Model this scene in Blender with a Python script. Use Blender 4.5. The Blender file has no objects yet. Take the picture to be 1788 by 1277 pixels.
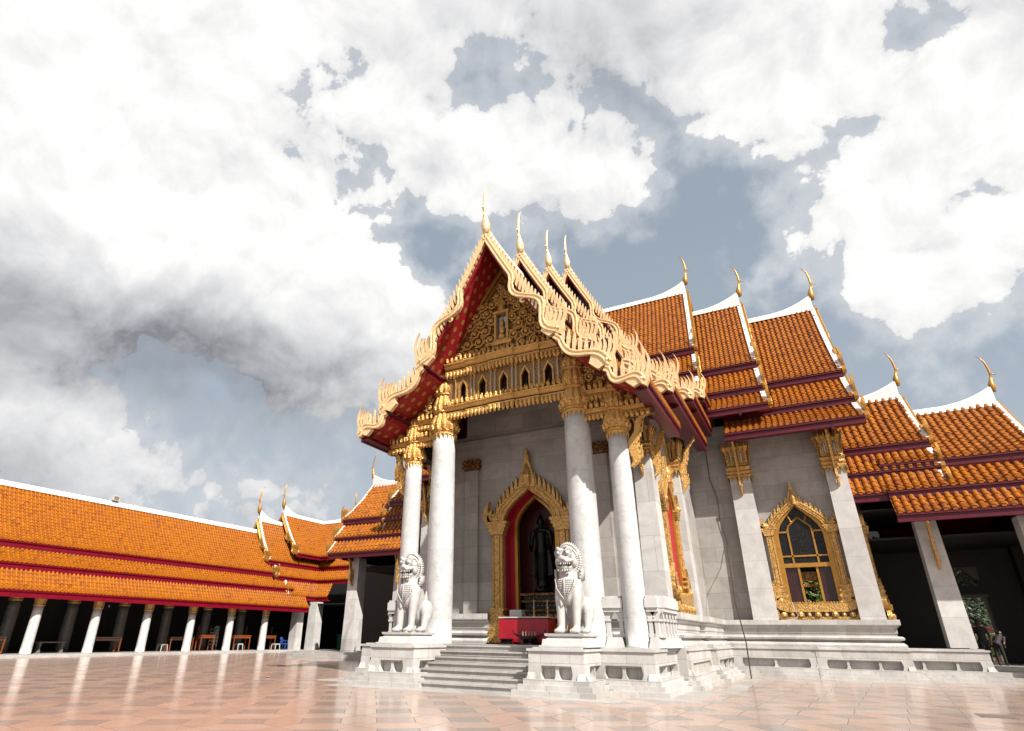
import bpy, math, random
import numpy as np
from mathutils import Vector, Matrix, noise as mnoise
R = math.radians
scene = bpy.context.scene
COL = scene.collection
# ------------------------------------------------------------------ camera
PITCH, ROLL, YAW = .4276, .0124, -.5125
cp, sp, cr, sr, cy, sy = (math.cos(PITCH), math.sin(PITCH), math.cos(ROLL), math.sin(ROLL), math.cos(YAW), math.sin(YAW))
fw = Vector((sy*cp, cy*cp, sp)); rt0 = Vector((cy, -sy, 0)); up0 = rt0.cross(fw)
rgt = rt0*cr + up0*sr; upv = up0*cr - rt0*sr
cam_d = bpy.data.cameras.new('camera'); cam = bpy.data.objects.new('camera', cam_d); COL.objects.link(cam)
m = Matrix((rgt, upv, -fw)).transposed().to_4x4(); m.translation = Vector((10.262, 0, 1.6)); cam.matrix_world = m
cam_d.sensor_width = 36; cam_d.lens = 20.076; cam_d.shift_x = .0392; cam_d.shift_y = .00998
cam_d.clip_start = .1; cam_d.clip_end = 6000
scene.camera = cam
# ------------------------------------------------------------------ sun, view
SUN = Vector((1, -.6, 1.08)).normalized()
sd = bpy.data.lights.new('sun', 'SUN'); sd.energy = 5.0; sd.angle = R(.5); sd.color = (1, .95, .88)
so = bpy.data.objects.new('sun', sd); COL.objects.link(so); so.rotation_euler = SUN.to_track_quat('Z', 'Y').to_euler(); so.location = (60, -20, 60)
scene.view_settings.view_transform = 'Standard'; scene.view_settings.look = 'None'
scene.view_settings.exposure = 1.1; scene.view_settings.gamma = 1
# ------------------------------------------------------------------ node helper
class NT:
    def __init__(s, tree): s.t = tree; s.t.nodes.clear()
    def n(s, typ, ins=None, **kw):
        nd = s.t.nodes.new(typ)
        for k, v in kw.items(): setattr(nd, k, v)
        for k, v in (ins or {}).items(): s.set(nd, k, v)
        return nd
    def set(s, nd, k, v):
        sock = nd.inputs[k]
        if isinstance(v, bpy.types.NodeSocket): s.t.links.new(v, sock)
        elif isinstance(v, bpy.types.Node): s.t.links.new(v.outputs[0], sock)
        else:
            if isinstance(v, tuple) and len(v) == 3 and sock.type == 'RGBA': v = v + (1,)
            sock.default_value = v
    def math(s, op, a, b=0.0, c=0.0, clamp=False):
        nd = s.n('ShaderNodeMath', operation=op, use_clamp=clamp)
        s.set(nd, 0, a); s.set(nd, 1, b)
        if op in ('MULTIPLY_ADD', 'SMOOTH_MIN', 'WRAP', 'COMPARE'): s.set(nd, 2, c)
        return nd.outputs[0]
    def vmath(s, op, a, b=(0, 0, 0), scale=None):
        nd = s.n('ShaderNodeVectorMath', operation=op); s.set(nd, 0, a)
        if scale is not None: s.set(nd, 'Scale', scale)
        else: s.set(nd, 1, b)
        return nd.outputs['Value'] if op in ('DOT_PRODUCT', 'LENGTH', 'DISTANCE') else nd.outputs[0]
    def mix(s, f, a, b, mode='MIX'):
        nd = s.n('ShaderNodeMix', data_type='RGBA', blend_type=mode)
        s.set(nd, 0, f); s.set(nd, 6, a); s.set(nd, 7, b); return nd.outputs[2]
    def rng(s, v, a, b, c=0.0, d=1.0, kind='LINEAR'):
        nd = s.n('ShaderNodeMapRange', interpolation_type=kind)
        for k, x in enumerate((v, a, b, c, d)): s.set(nd, k, x)
        return nd.outputs[0]
    def noise(s, vec, scale, detail=4, rough=.55, dist=0.0):
        nd = s.n('ShaderNodeTexNoise'); s.set(nd, 'Vector', vec); s.set(nd, 'Scale', scale); s.set(nd, 'Detail', detail)
        s.set(nd, 'Roughness', rough); s.set(nd, 'Distortion', dist); return nd.outputs[0]
    def sep(s, v): nd = s.n('ShaderNodeSeparateXYZ'); s.set(nd, 0, v); return nd.outputs
    def comb(s, x=0.0, y=0.0, z=0.0):
        nd = s.n('ShaderNodeCombineXYZ'); s.set(nd, 0, x); s.set(nd, 1, y); s.set(nd, 2, z); return nd.outputs[0]
# ------------------------------------------------------------------ sky: Nishita air plus cumulus in direction space
def pixdir(x, y):      # a bearing on the sky, measured once from the photograph's calibration
    d = rgt*((x-823.98)/997.12) - upv*((y-656.34)/997.12) + fw
    return tuple(d.normalized())
world = bpy.data.worlds.new('World'); scene.world = world; world.cycles.sampling_method = 'MANUAL'; world.cycles.sample_map_resolution = 512; world.use_nodes = True
W = NT(world.node_tree)
sky = W.n('ShaderNodeTexSky', sky_type='NISHITA', sun_disc=False, sun_elevation=R(42.8), sun_rotation=R(121), dust_density=2.5, air_density=1.0, ozone_density=1.2)
tc = W.n('ShaderNodeTexCoord').outputs['Generated']
dirv = W.vmath('NORMALIZE', tc)
warp = W.n('ShaderNodeTexNoise', {'Scale': 7.0, 'Detail': 7.0, 'Roughness': .62}); W.set(warp, 'Vector', dirv)
wv = W.vmath('SCALE', W.vmath('SUBTRACT', warp.outputs['Color'], (.5, .5, .5)), scale=.11)
dwn = W.vmath('NORMALIZE', W.vmath('ADD', dirv, wv))
# cloud map by azimuth and elevation: one ramp per 4 degrees of height (red = cover, green = brightness)
SKYROWS = ["7489748974894371437143714371437143714371437143714371437143714371437143714371437143714371437143714371437143717489748974897489",
 "7489748974894470437143714371437143714371437143714371437143714371437143714371437143714371437143714371437143717489748974897489",
 "7489748974896757615756575458526644715279657849743171297129713071307129712871267124712171167111710571007100710071748974897489",
 "7489748999729857905784577964838165824382567842740871007100710071007100710071007100710071007100710075008300920098748974897489",
 "7489748990529683999299789778528426742373347137711771067101760078007800790081008300860090009501980398009801980698748974897489",
 "7489748999419439883972577150344340415446675264585366417024911098019800980098009800980098029818962698109830985798839874897489",
 "7489998899689952994285407142823589379041984399499962997399935498129800980098009800980098109851967797679878988398749874897489",
 "7489999899939982996799729972997399779978997599799987999794986498199800980098009800980498309884989298749877986998729874897489",
 "9998999899989998999199969998999899969998999899989998969819980098009800980098009800981698779892989098669869987698979899837489",
 "9998999899989998999899989998999899989998999896988498129810981798219818971396139800980498599858989798779874989996998299717489",
 "9998999899989998999899989998999899988698859874984198219829984590648578867789649825980498659863985398949893989980997199719971",
 "9998999899989998999899989998989899988398649864987491897395949798999896989195688726934998809893989594488650899981997199719971",
 "9998999899989998999899989998899864984098649882988997899795989698829662916277497164809288999299869891939655856885997399719971",
 "9998999899989998999899989998899877986795609090929490778536853885488059716965796990719976998599959998999877894085988599717489",
 "9998999899989998999899989998999899989998959798949688918586859082937794719671987199729982998599909998999899986685378574897489",
 "7489999899989998999899989998999899989998999899979989998599859977997199719971997199719978998599859994999899989396748974897489",
 "7489748974899998999899989998999899989998999899959987998599859977997199719971997199719973998299859987999699987489748974897489"]

dx_, dy_, dz_ = W.sep(dwn)
azi = W.math('MULTIPLY_ADD', W.math('ARCTAN2', dx_, dy_), 180/math.pi/132, 92/132)
elv = W.math('MULTIPLY', W.math('ARCSINE', dz_), 180/math.pi/4)
cmap = None
for k, row in enumerate(SKYROWS):
    rp = W.n('ShaderNodeValToRGB', {'Fac': azi}); cr_ = rp.color_ramp; cr_.interpolation = 'LINEAR'; vals = [(int(row[i*4:i*4+2])/99, int(row[i*4+2:i*4+4])/99) for i in range(31)]
    cr_.elements[0].position = 0; cr_.elements[1].position = 1.0
    for i in range(1, 30): cr_.elements.new(i/30)
    for i, e in enumerate(sorted(cr_.elements, key=lambda e: e.position)): e.color = (vals[i][0], vals[i][1], 0, 1)
    wgt = W.math('SUBTRACT', 1.0, W.math('ABSOLUTE', W.math('SUBTRACT', elv, float(k))), clamp=True)
    if k == len(SKYROWS)-1: wgt = W.math('SUBTRACT', elv, float(k-1), clamp=True)
    if k == 0: wgt = W.math('SUBTRACT', 1.0, elv, clamp=True)
    sc_ = W.vmath('SCALE', rp.outputs[0], scale=wgt); cmap = sc_ if cmap is None else W.vmath('ADD', cmap, sc_)
cov, bri, _ = W.sep(cmap)
n1 = W.noise(dirv, 7.0, 10, .6, .3)
n2 = W.noise(dirv, 34, 6, .62, .1)
def billow(sc, vec):
    vo_ = W.n('ShaderNodeTexVoronoi', {'Scale': sc}); W.set(vo_, 'Vector', vec); return vo_.outputs[0]
wob = W.vmath('ADD', dirv, W.vmath('SCALE', W.vmath('SUBTRACT', warp.outputs['Color'], (.5, .5, .5)), scale=.05))
bil = W.math('ADD', W.math('MULTIPLY', billow(13, wob), .6), W.math('MULTIPLY', billow(31, wob), .4))
bil2 = W.math('ADD', W.math('MULTIPLY', billow(13, W.vmath('ADD', wob, tuple(SUN*.012))), .6), W.math('MULTIPLY', billow(31, wob), .4))
dens = W.math('MULTIPLY_ADD', W.math('SUBTRACT', n1, .5), .95, W.math('MULTIPLY_ADD', W.math('SUBTRACT', n2, .5), .42, W.math('MULTIPLY_ADD', W.math('SUBTRACT', .42, bil), .62, cov)))
mask = W.rng(dens, .45, .56, 0, 1, 'SMOOTHSTEP')
thin = W.rng(dens, .0, .48, 0, .46, 'SMOOTHSTEP')
mask = W.math('MAXIMUM', mask, thin)
# relief: density sampled again a little towards the sun; thinner there = lit flank
n1b = W.noise(W.vmath('ADD', dirv, tuple(SUN*.03)), 7.0, 10, .6, .3)
rel = W.math('MULTIPLY', W.math('SUBTRACT', n1, n1b), .75)
n3 = W.noise(dirv, 3.0, 6, .55, .3)
bright = W.math('ADD', W.math('MULTIPLY_ADD', bri, 1.0, rel), W.math('MULTIPLY', W.math('SUBTRACT', bil2, bil), .4))
bright = W.math('ADD', bright, W.math('MULTIPLY', W.math('SUBTRACT', n3, .47), .24))
edge = W.rng(dens, .46, .72, -.10, 0, 'SMOOTHSTEP')
bright = W.math('ADD', bright, edge)
bright = W.math('MINIMUM', W.math('MAXIMUM', bright, .27), 1.05)
cb = W.n('ShaderNodeVectorMath', operation='SCALE'); W.set(cb, 0, W.mix(W.rng(bright, .3, .95), (.94, .97, 1.06), (1.0, .995, .985))); W.set(cb, 'Scale', bright)
hsv = W.n('ShaderNodeHueSaturation', {'Saturation': .42, 'Value': .105, 'Color': sky.outputs[0]})
skyc = W.mix(.6, hsv.outputs[0], (.58, .67, .75))
lz = W.sep(dirv)[2]
skyc = W.mix(W.rng(lz, .02, .62, 0, .62), skyc, (.27, .335, .425))
allc = W.mix(mask, skyc, cb.outputs[0])
bg = W.n('ShaderNodeBackground', {'Color': allc, 'Strength': .47})
W.n('ShaderNodeOutputWorld', {'Surface': bg.outputs[0]})
# ------------------------------------------------------------------ materials
ALB = .62
def mat(name, fn, rough=.5, metal=0.0, spec=.5, bump=None, coat=0.0, alb=None):
    m_ = bpy.data.materials.new(name); m_.use_nodes = True
    T = NT(m_.node_tree); P = T.n('ShaderNodeBsdfPrincipled')
    T.n('ShaderNodeOutputMaterial', {'Surface': P.outputs[0]})
    T.set(P, 'Roughness', rough); T.set(P, 'Metallic', metal); T.set(P, 'Specular IOR Level', spec); T.set(P, 'Coat Weight', coat)
    T.P = P; T.obj = T.n('ShaderNodeTexCoord').outputs['Object']
    r = fn(T)
    k = (ALB if alb is None else alb)*.80
    if r is not None: T.set(P, 'Base Color', T.mix(1.0, r, (k, k, k), 'MULTIPLY'))
    return m_
def addbump(T, h, strength=.4, dist=.02):
    b = T.n('ShaderNodeBump', {'Strength': strength, 'Distance': dist, 'Height': h}); T.set(T.P, 'Normal', b.outputs[0])
def f_marble(blocks, tint=(.72, .705, .68), vein=.5, bw=1.25, bh=.62, grime=.3, warm=.0):
    def f(T):
        x, y, z = T.sep(T.obj)
        n = T.noise(T.obj, .9, 6, .6, 1.6); n2_ = T.noise(T.obj, 3.1, 8, .65, 2.2)
        v1 = T.math('ABSOLUTE', T.math('SUBTRACT', n2_, .5)); v = T.rng(v1, 0, .05, 1, 0, 'SMOOTHSTEP')
        base = T.mix(T.rng(n, .35, .68), tint, tuple(c*.78 for c in tint))
        base = T.mix(T.math('MULTIPLY', v, vein*.55), base, (.33, .32, .32))
        g = T.noise(T.comb(T.math('MULTIPLY', x, 4.0), T.math('MULTIPLY', y, 4.0), T.math('MULTIPLY', z, .7)), 1.0, 9, .72, .6)
        base = T.mix(T.rng(g, .50, .72, 0, grime), base, (.34, .29, .24))
        if blocks:
            br = T.n('ShaderNodeTexBrick', {'Scale': 1.0, 'Mortar Size': .006, 'Mortar Smooth': .3, 'Brick Width': bw, 'Row Height': bh,
                 'Color1': (1, 1, 1, 1), 'Color2': (.76, .745, .735, 1), 'Mortar': (.42, .37, .33, 1), 'Bias': -.15})
            wv_ = T.noise(T.obj, .6, 2, .5)
            T.set(br, 'Vector', T.comb(T.math('ADD', x, y), T.math('ADD', z, .07), 0.0))
            base = T.mix(1.0, base, br.outputs[0], 'MULTIPLY')
            addbump(T, T.math('SUBTRACT', 1.0, br.outputs[1]), .35, .008)
        T.set(T.P, 'Roughness', T.rng(n2_, .3, .7, .3, .48))
        return base
    return f
M = {}
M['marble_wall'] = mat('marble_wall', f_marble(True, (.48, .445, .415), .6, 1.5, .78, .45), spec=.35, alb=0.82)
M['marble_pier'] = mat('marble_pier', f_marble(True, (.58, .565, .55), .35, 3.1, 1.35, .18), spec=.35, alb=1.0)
M['marble_base'] = mat('marble_base', f_marble(True, (.60, .58, .555), .4, .95, .47, .42), spec=.35, alb=0.92)
M['marble_smooth'] = mat('marble_smooth', f_marble(False, (.62, .605, .585), .35, grime=.2), spec=.4, alb=0.95)
M['marble_step'] = mat('marble_step', f_marble(True, (.52, .495, .465), .5, 1.15, .5, .6), spec=.4, alb=0.88)
def f_column(T):
    x, y, z = T.sep(T.obj)
    n = T.noise(T.obj, .8, 6, .6, 2.0); n2_ = T.noise(T.obj, 2.0, 8, .6, 2.6)
    v = T.rng(T.math('ABSOLUTE', T.math('SUBTRACT', n2_, .5)), 0, .045, 1, 0, 'SMOOTHSTEP')
    base = T.mix(T.rng(n, .35, .7), (.62, .61, .60), (.50, .50, .50))
    v3 = T.rng(T.math('ABSOLUTE', T.math('SUBTRACT', T.noise(T.obj, .45, 7, .6, 2.2), .5)), 0, .03, 1, 0, 'SMOOTHSTEP')
    base = T.mix(T.math('MULTIPLY', v, .10), base, (.40, .41, .42)); base = T.mix(T.math('MULTIPLY', v3, .42), base, (.36, .35, .34))
    fr = T.math('FRACT', T.math('MULTIPLY', T.math('ADD', z, .4), .38))
    j = T.math('LESS_THAN', fr, .006)
    T.set(T.P, 'Roughness', .3)
    return T.mix(T.math('MULTIPLY', j, .5), base, (.3, .28, .26))
M['column'] = mat('column_marble', f_column, spec=.45, alb=0.84)
M['column_gallery'] = mat('gallery_column_marble', f_marble(False, (.60, .585, .57), 1.0, grime=.3), spec=.4, alb=1.0)
M['column_shade'] = mat('shade_darkened_column_marble', f_marble(False, (.20, .175, .16), 1.0, grime=.4), spec=.3)  # gallery column marble again, with the shade indoors put into its colour
def f_lion(T):
    n = T.noise(T.obj, 2.5, 6, .6); addbump(T, T.noise(T.obj, 40, 4, .6), .18, .01)
    g = T.noise(T.obj, 6, 8, .7, .6)
    po = T.n('ShaderNodeNewGeometry').outputs['Pointiness']; dark_mask = T.rng(po, .44, .50, .45, 0)  # darker where the mesh is concave
    return T.mix(T.math('MAXIMUM', T.rng(g, .50, .72, 0, .4), dark_mask), T.mix(T.rng(n, .3, .7), (.64, .62, .60), (.56, .54, .515)), (.38, .34, .30))
M['lion'] = mat('lion_marble', f_lion, .5, spec=.35, alb=0.68)
def f_tile(c1, c2, c3):
    def f(T):
        a = T.n('ShaderNodeAttribute', attribute_name='tc').outputs['Vector']
        cell = T.vmath('FLOOR', a); wn = T.n('ShaderNodeTexWhiteNoise', noise_dimensions='3D'); T.set(wn, 'Vector', cell)
        w = wn.outputs['Value']; big = T.noise(T.obj, .35, 4, .6)
        col = T.mix(T.rng(w, 0, 1, 0, .85), c1, c2); col = T.mix(T.rng(w, .90, 1.0, 0, .6), col, c3)
        col = T.mix(T.rng(big, .4, .7, 0, .4), col, c2)
        fy = T.math('FRACT', T.sep(a)[1])
        dark_mask = T.noise(T.obj, 2.2, 6, .7)  # random dirt patches
        strk = T.noise(T.comb(T.math('MULTIPLY', T.sep(a)[0], .55), T.math('MULTIPLY', T.sep(a)[1], .05), 0.0), 1.0, 5, .6)
        col = T.mix(T.rng(strk, .5, .75, 0, .35), col, c2)
        col = T.mix(T.rng(dark_mask, .56, .78, 0, .35), col, (.13, .045, .012))
        T.set(T.P, 'Roughness', T.rng(wn.outputs['Value'], 0, 1, .28, .5))
        addbump(T, T.noise(T.obj, 22, 3, .6), .15, .01)
        return col
    return f
M['tile'] = mat('glazed_roof_tile', f_tile((.54, .175, .012), (.36, .095, .008), (.17, .035, .006)), spec=.3, alb=0.64)
M['tile_gallery'] = mat('gallery_roof_tile', f_tile((.70, .225, .012), (.54, .145, .009), (.30, .07, .006)), spec=.25, alb=0.5)
def f_red(c):
    def f(T):
        n = T.noise(T.obj, 3, 5, .6); return T.mix(T.rng(n, .3, .75), c, tuple(k*.62 for k in c))
    return f
M['fascia'] = mat('crimson_fascia', f_red((.19, .003, .028)), .42, spec=.35, alb=0.5)
M['fascia_gallery'] = mat('red_fascia', f_red((.40, .003, .030)), .45, spec=.2, alb=.46)
M['beam'] = mat('crimson_beam', f_red((.42, .006, .022)), .45)
def f_soffit(T):
    a = T.n('ShaderNodeAttribute', attribute_name='tc').outputs['Vector']
    x, y, _ = T.sep(a)
    u = T.math('MULTIPLY', x, 1.9); v = T.math('MULTIPLY', y, 1.9)
    row = T.math('FLOOR', v); u2 = T.math('ADD', u, T.math('MULTIPLY', T.math('MODULO', row, 2.0), .5))
    fu = T.math('SUBTRACT', T.math('FRACT', u2), .5); fv = T.math('SUBTRACT', T.math('FRACT', v), .5)
    d = T.vmath('LENGTH', T.comb(T.math('MULTIPLY', fu, 1.0), T.math('MULTIPLY', fv, .8), 0.0))
    ang = T.math('ARCTAN2', fv, fu); d2 = T.math('ADD', d, T.math('MULTIPLY', T.math('SINE', T.math('MULTIPLY', ang, 8.0)), .02))
    g = T.math('LESS_THAN', d2, .2)
    fu2 = T.math('SUBTRACT', T.math('FRACT', T.math('ADD', u2, .5)), .5); fv2 = fv
    d3 = T.vmath('LENGTH', T.comb(fu2, T.math('SUBTRACT', T.math('ABSOLUTE', fv2), .5), 0.0)); g2 = T.math('LESS_THAN', d3, .05)
    g = T.math('MAXIMUM', g, g2)
    T.set(T.P, 'Metallic', T.math('MULTIPLY', g, .5))
    return T.mix(g, (.44, .006, .016), (.74, .42, .10))
M['soffit'] = mat('crimson_soffit_with_gold_rosettes', f_soffit, .5)
def f_gold(c1, c2, dark, sc=26, st=.7, metal=.5):
    def f(T):
        vo = T.n('ShaderNodeTexVoronoi', {'Scale': sc}); T.set(vo, 'Vector', T.obj)
        n = T.noise(T.obj, 4, 5, .6); n_ = T.noise(T.obj, sc*1.6, 4, .6)
        col = T.mix(T.rng(n, .3, .7), c1, c2)
        v2 = T.n('ShaderNodeTexVoronoi', {'Scale': sc*.42}); T.set(v2, 'Vector', T.obj)
        if dark:  # shade of the carved hollows put into the colour
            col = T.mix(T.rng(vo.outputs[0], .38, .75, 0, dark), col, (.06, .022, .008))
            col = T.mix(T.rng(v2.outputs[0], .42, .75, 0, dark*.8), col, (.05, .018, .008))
        h = T.math('ADD', T.math('MULTIPLY', vo.outputs[0], -1.0), T.math('ADD', T.math('MULTIPLY', n_, .4), T.math('MULTIPLY', v2.outputs[0], -1.6 if dark else 0.0)))
        addbump(T, h, st, .03); T.set(T.P, 'Metallic', metal)
        T.set(T.P, 'Roughness', T.rng(n_, .3, .7, .26, .5))
        return col
    return f
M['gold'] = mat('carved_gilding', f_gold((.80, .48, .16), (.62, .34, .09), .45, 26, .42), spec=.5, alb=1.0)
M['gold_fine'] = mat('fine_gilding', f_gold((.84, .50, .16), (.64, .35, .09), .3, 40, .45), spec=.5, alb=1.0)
M['gold_plain'] = mat('plain_gilding', f_gold((.74, .38, .07), (.60, .28, .045), 0, 30, .08, .55), spec=.5, alb=0.66)
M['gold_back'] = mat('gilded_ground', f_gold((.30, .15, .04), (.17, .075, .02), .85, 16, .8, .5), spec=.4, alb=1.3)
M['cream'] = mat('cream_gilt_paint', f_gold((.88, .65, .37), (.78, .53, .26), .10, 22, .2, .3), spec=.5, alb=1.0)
def f_lattice(T):
    x, y, z = T.sep(T.obj); a = T.math('ADD', x, y)
    p = T.math('SINE', T.math('MULTIPLY', T.math('ADD', a, z), 52)); q = T.math('SINE', T.math('MULTIPLY', T.math('SUBTRACT', a, z), 52))
    h = T.math('MAXIMUM', p, q); addbump(T, h, .8, .02); T.set(T.P, 'Metallic', .5)
    return T.mix(T.rng(h, .2, .75), (.10, .045, .018), (.66, .40, .17))
M['lattice'] = mat('gilt_lattice', f_lattice, .4, alb=0.8)
def f_plain(c, v=.85, sc=4):
    def f(T): return T.mix(T.rng(T.noise(T.obj, sc, 5, .6), .3, .7), c, tuple(k*v for k in c))
    return f
M['plaster'] = mat('white_plaster', f_plain((.80, .79, .78), .88, 2), .6, alb=0.85)
M['white'] = mat('white_plastic', f_plain((.72, .72, .70)), .4)
M['blue'] = mat('blue_plastic', f_plain((.035, .10, .42)), .35)
M['green'] = mat('green_plastic', f_plain((.01, .16, .08)), .4)
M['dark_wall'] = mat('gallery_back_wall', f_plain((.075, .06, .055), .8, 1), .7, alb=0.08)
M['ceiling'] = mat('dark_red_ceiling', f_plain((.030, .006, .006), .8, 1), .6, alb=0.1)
M['red_panel'] = mat('lacquered_red_panel', f_plain((.46, .004, .022), .75, 3), .35, spec=.4, alb=0.8)
M['red_dark'] = mat('deep_red_lacquer', f_plain((.17, .003, .010), .75, 3), .4, spec=.4, alb=0.35)
M['bronze'] = mat('dark_bronze', f_plain((.028, .022, .018), .6, 5), .38, metal=.6, alb=0.4)
M['brown'] = mat('orange_varnished_wood', f_plain((.36, .09, .02), .7, 8), .35)
M['dark_wood'] = mat('dark_wood', f_plain((.07, .03, .018), .7, 8), .45)
M['iron'] = mat('rusty_iron', f_plain((.10, .065, .045), .6, 10), .6, metal=.3)
M['silver'] = mat('mirror_glass_inlay', f_plain((.72, .74, .76), .8, 12), .15, metal=.9, alb=0.35)
M['black'] = mat('black_cloth', f_plain((.008, .009, .011), .7, 8), .8)
M['mauve'] = mat('mauve_cloth', f_plain((.20, .075, .12), .7, 8), .8, alb=0.12)
M['skin'] = mat('skin', f_plain((.24, .12, .075), .9), .55, alb=0.35)
M['hair'] = mat('black_hair', f_plain((.008, .007, .006), .8), .5)
def f_shutter(T):
    n = T.noise(T.obj, 9, 3, .5, 1.2); v = T.rng(T.math('ABSOLUTE', T.math('SUBTRACT', n, .5)), 0, .03, 1, 0)
    return T.mix(v, (.045, .008, .010), (.20, .03, .03))
M['shutter'] = mat('painted_shutter', f_shutter, .35, alb=0.35)
def f_glass(T):
    vo = T.n('ShaderNodeTexVoronoi', {'Scale': 9.0}, feature='DISTANCE_TO_EDGE'); T.set(vo, 'Vector', T.obj)
    e = T.math('LESS_THAN', vo.outputs[0], .018)
    return T.mix(T.math('MULTIPLY', e, .8), (.022, .020, .022), (.23, .22, .20))
M['leaded'] = mat('dark_leaded_glass', f_glass, .3, spec=.2, alb=0.3)
M['steel'] = mat('drain_iron', f_plain((.34, .27, .23), .7, 20), .5)
M['candle'] = mat('wax', f_plain((.62, .55, .42)), .5)
M['leaf'] = mat('leaf', f_plain((.16, .21, .02), .5, 3), .5)
M['leaf_dark'] = mat('dark_leaf', f_plain((.045, .075, .018), .4, 2), .55)
M['bark'] = mat('bark', f_plain((.10, .075, .055), .6, 8), .8)
M['grass'] = mat('lawn', f_plain((.10, .17, .015), .6, 2), .8)
M['fence'] = mat('red_painted_fence', f_plain((.22, .012, .02), .8, 4), .5)
def f_ground(T): return T.mix(T.rng(T.noise(T.obj, .05, 6, .6), .35, .65), (.10, .12, .05), (.20, .17, .12))
M['ground'] = mat('ground', f_ground, .9)
PA, PB, PR_, PH = .78, .72, .78, 1.6
def f_floor(T):
    x, y, z = T.sep(T.obj); c, s_ = math.cos(R(-38)), math.sin(R(-38))
    u = T.math('ADD', T.math('MULTIPLY', x, c), T.math('MULTIPLY', y, -s_)); v = T.math('ADD', T.math('MULTIPLY', x, s_), T.math('MULTIPLY', y, c))
    u = T.math('ADD', u, .32); v = T.math('ADD', v, .55)
    L = PA+PB
    pu = T.math('PINGPONG', u, L/2)            # 0 at rectangle centre, L/2 at hexagon centre
    pv = T.math('PINGPONG', v, PH/2)           # 0 at rectangle centre row
    inA = T.math('LESS_THAN', pu, PA/2); inR = T.math('LESS_THAN', pv, PR_/2)
    grey = T.math('MULTIPLY', inA, inR)
    # hexagon border line: |v| = PH/2 - k*(L/2-pu)
    k = (PH/2-PR_/2)/(PB/2)
    lim = T.math('SUBTRACT', PH/2, T.math('MULTIPLY', T.math('SUBTRACT', L/2, pu), k))
    dl = T.math('SUBTRACT', pv, lim)
    hexm = T.math('MULTIPLY', T.math('SUBTRACT', 1.0, inA), T.math('LESS_THAN', dl, 0.0))
    pink2 = T.math('SUBTRACT', 1.0, T.math('MAXIMUM', grey, hexm))
    # ids for per-slab tone
    iu = T.math('FLOOR', T.math('DIVIDE', T.math('ADD', u, L/4), L/2)); iv = T.math('FLOOR', T.math('DIVIDE', T.math('ADD', v, PH/2), PH))
    iv2 = T.math('FLOOR', T.math('DIVIDE', v, PH))
    # rectangles and hexagons use iv, lozenges use iv2
    iv = T.math('ADD', T.math('MULTIPLY', iv, T.math('SUBTRACT', 1.0, pink2)), T.math('MULTIPLY', T.math('ADD', iv2, 77.0), pink2))
    iuA = T.math('FLOOR', T.math('DIVIDE', T.math('ADD', u, L/2), L)); iuB = T.math('FLOOR', T.math('DIVIDE', u, L))
    ius = T.math('ADD', T.math('MULTIPLY', iuA, T.math('SUBTRACT', 1.0, hexm)), T.math('MULTIPLY', T.math('ADD', iuB, 31.0), hexm))
    wn = T.n('ShaderNodeTexWhiteNoise', noise_dimensions='3D'); T.set(wn, 'Vector', T.comb(ius, iv, 0.0)); w = wn.outputs[0]
    n = T.noise(T.obj, 1.3, 8, .65, 1.2); n_ = T.noise(T.obj, 60, 3, .6); stain = T.noise(T.obj, .28, 6, .6)
    pink = T.mix(w, (.64, .465, .375), (.56, .38, .30)); pink = T.mix(T.rng(w, .72, .95), pink, (.62, .42, .33))
    pink = T.mix(T.rng(n, .35, .7, 0, .35), pink, (.52, .39, .33))
    gr = T.mix(w, (.42, .355, .32), (.33, .29, .265))
    gr = T.mix(T.rng(T.math('FRACT', T.math('MULTIPLY', w, 7.3)), .6, .8, 0, .55), gr, (.45, .33, .28))
    pink = T.mix(T.rng(T.math('FRACT', T.math('MULTIPLY', w, 13.7)), .55, .9, 0, .5), pink, (.46, .33, .28))
    col = T.mix(grey, pink, gr)
    col = T.mix(T.rng(n_, .4, .75, 0, .22), col, (.20, .16, .14))
    col = T.mix(T.rng(stain, .5, .72, 0, .25), col, (.52, .42, .36))
    # joints
    j1 = T.math('MULTIPLY', T.math('LESS_THAN', T.math('ABSOLUTE', T.math('SUBTRACT', pu, PA/2)), .009), inR)
    j2 = T.math('MULTIPLY', T.math('LESS_THAN', T.math('ABSOLUTE', T.math('SUBTRACT', pv, PR_/2)), .009), inA)
    j3 = T.math('MULTIPLY', T.math('LESS_THAN', T.math('ABSOLUTE', dl), .013), T.math('SUBTRACT', 1.0, inA))
    j = T.math('MAXIMUM', T.math('MAXIMUM', j1, j2), j3)
    col = T.mix(T.math('MULTIPLY', j, .75), col, (.10, .05, .035))
    rr = T.math('ADD', T.rng(n, .3, .7, .08, .17), T.math('ADD', T.math('MULTIPLY', T.rng(n_, .4, .8, 0, .12), 1.0), T.math('MULTIPLY', w, .05)))
    T.set(T.P, 'Roughness', T.math('ADD', rr, T.math('MULTIPLY', j, .4)))
    h = T.math('ADD', T.math('MULTIPLY', T.noise(T.obj, .9, 3, .5), 1.0), T.math('MULTIPLY', w, .05))
    addbump(T, h, .05, .02)
    return col
M['floor'] = mat('polished_floor', f_floor, .18, spec=.55, alb=0.74)
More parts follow.
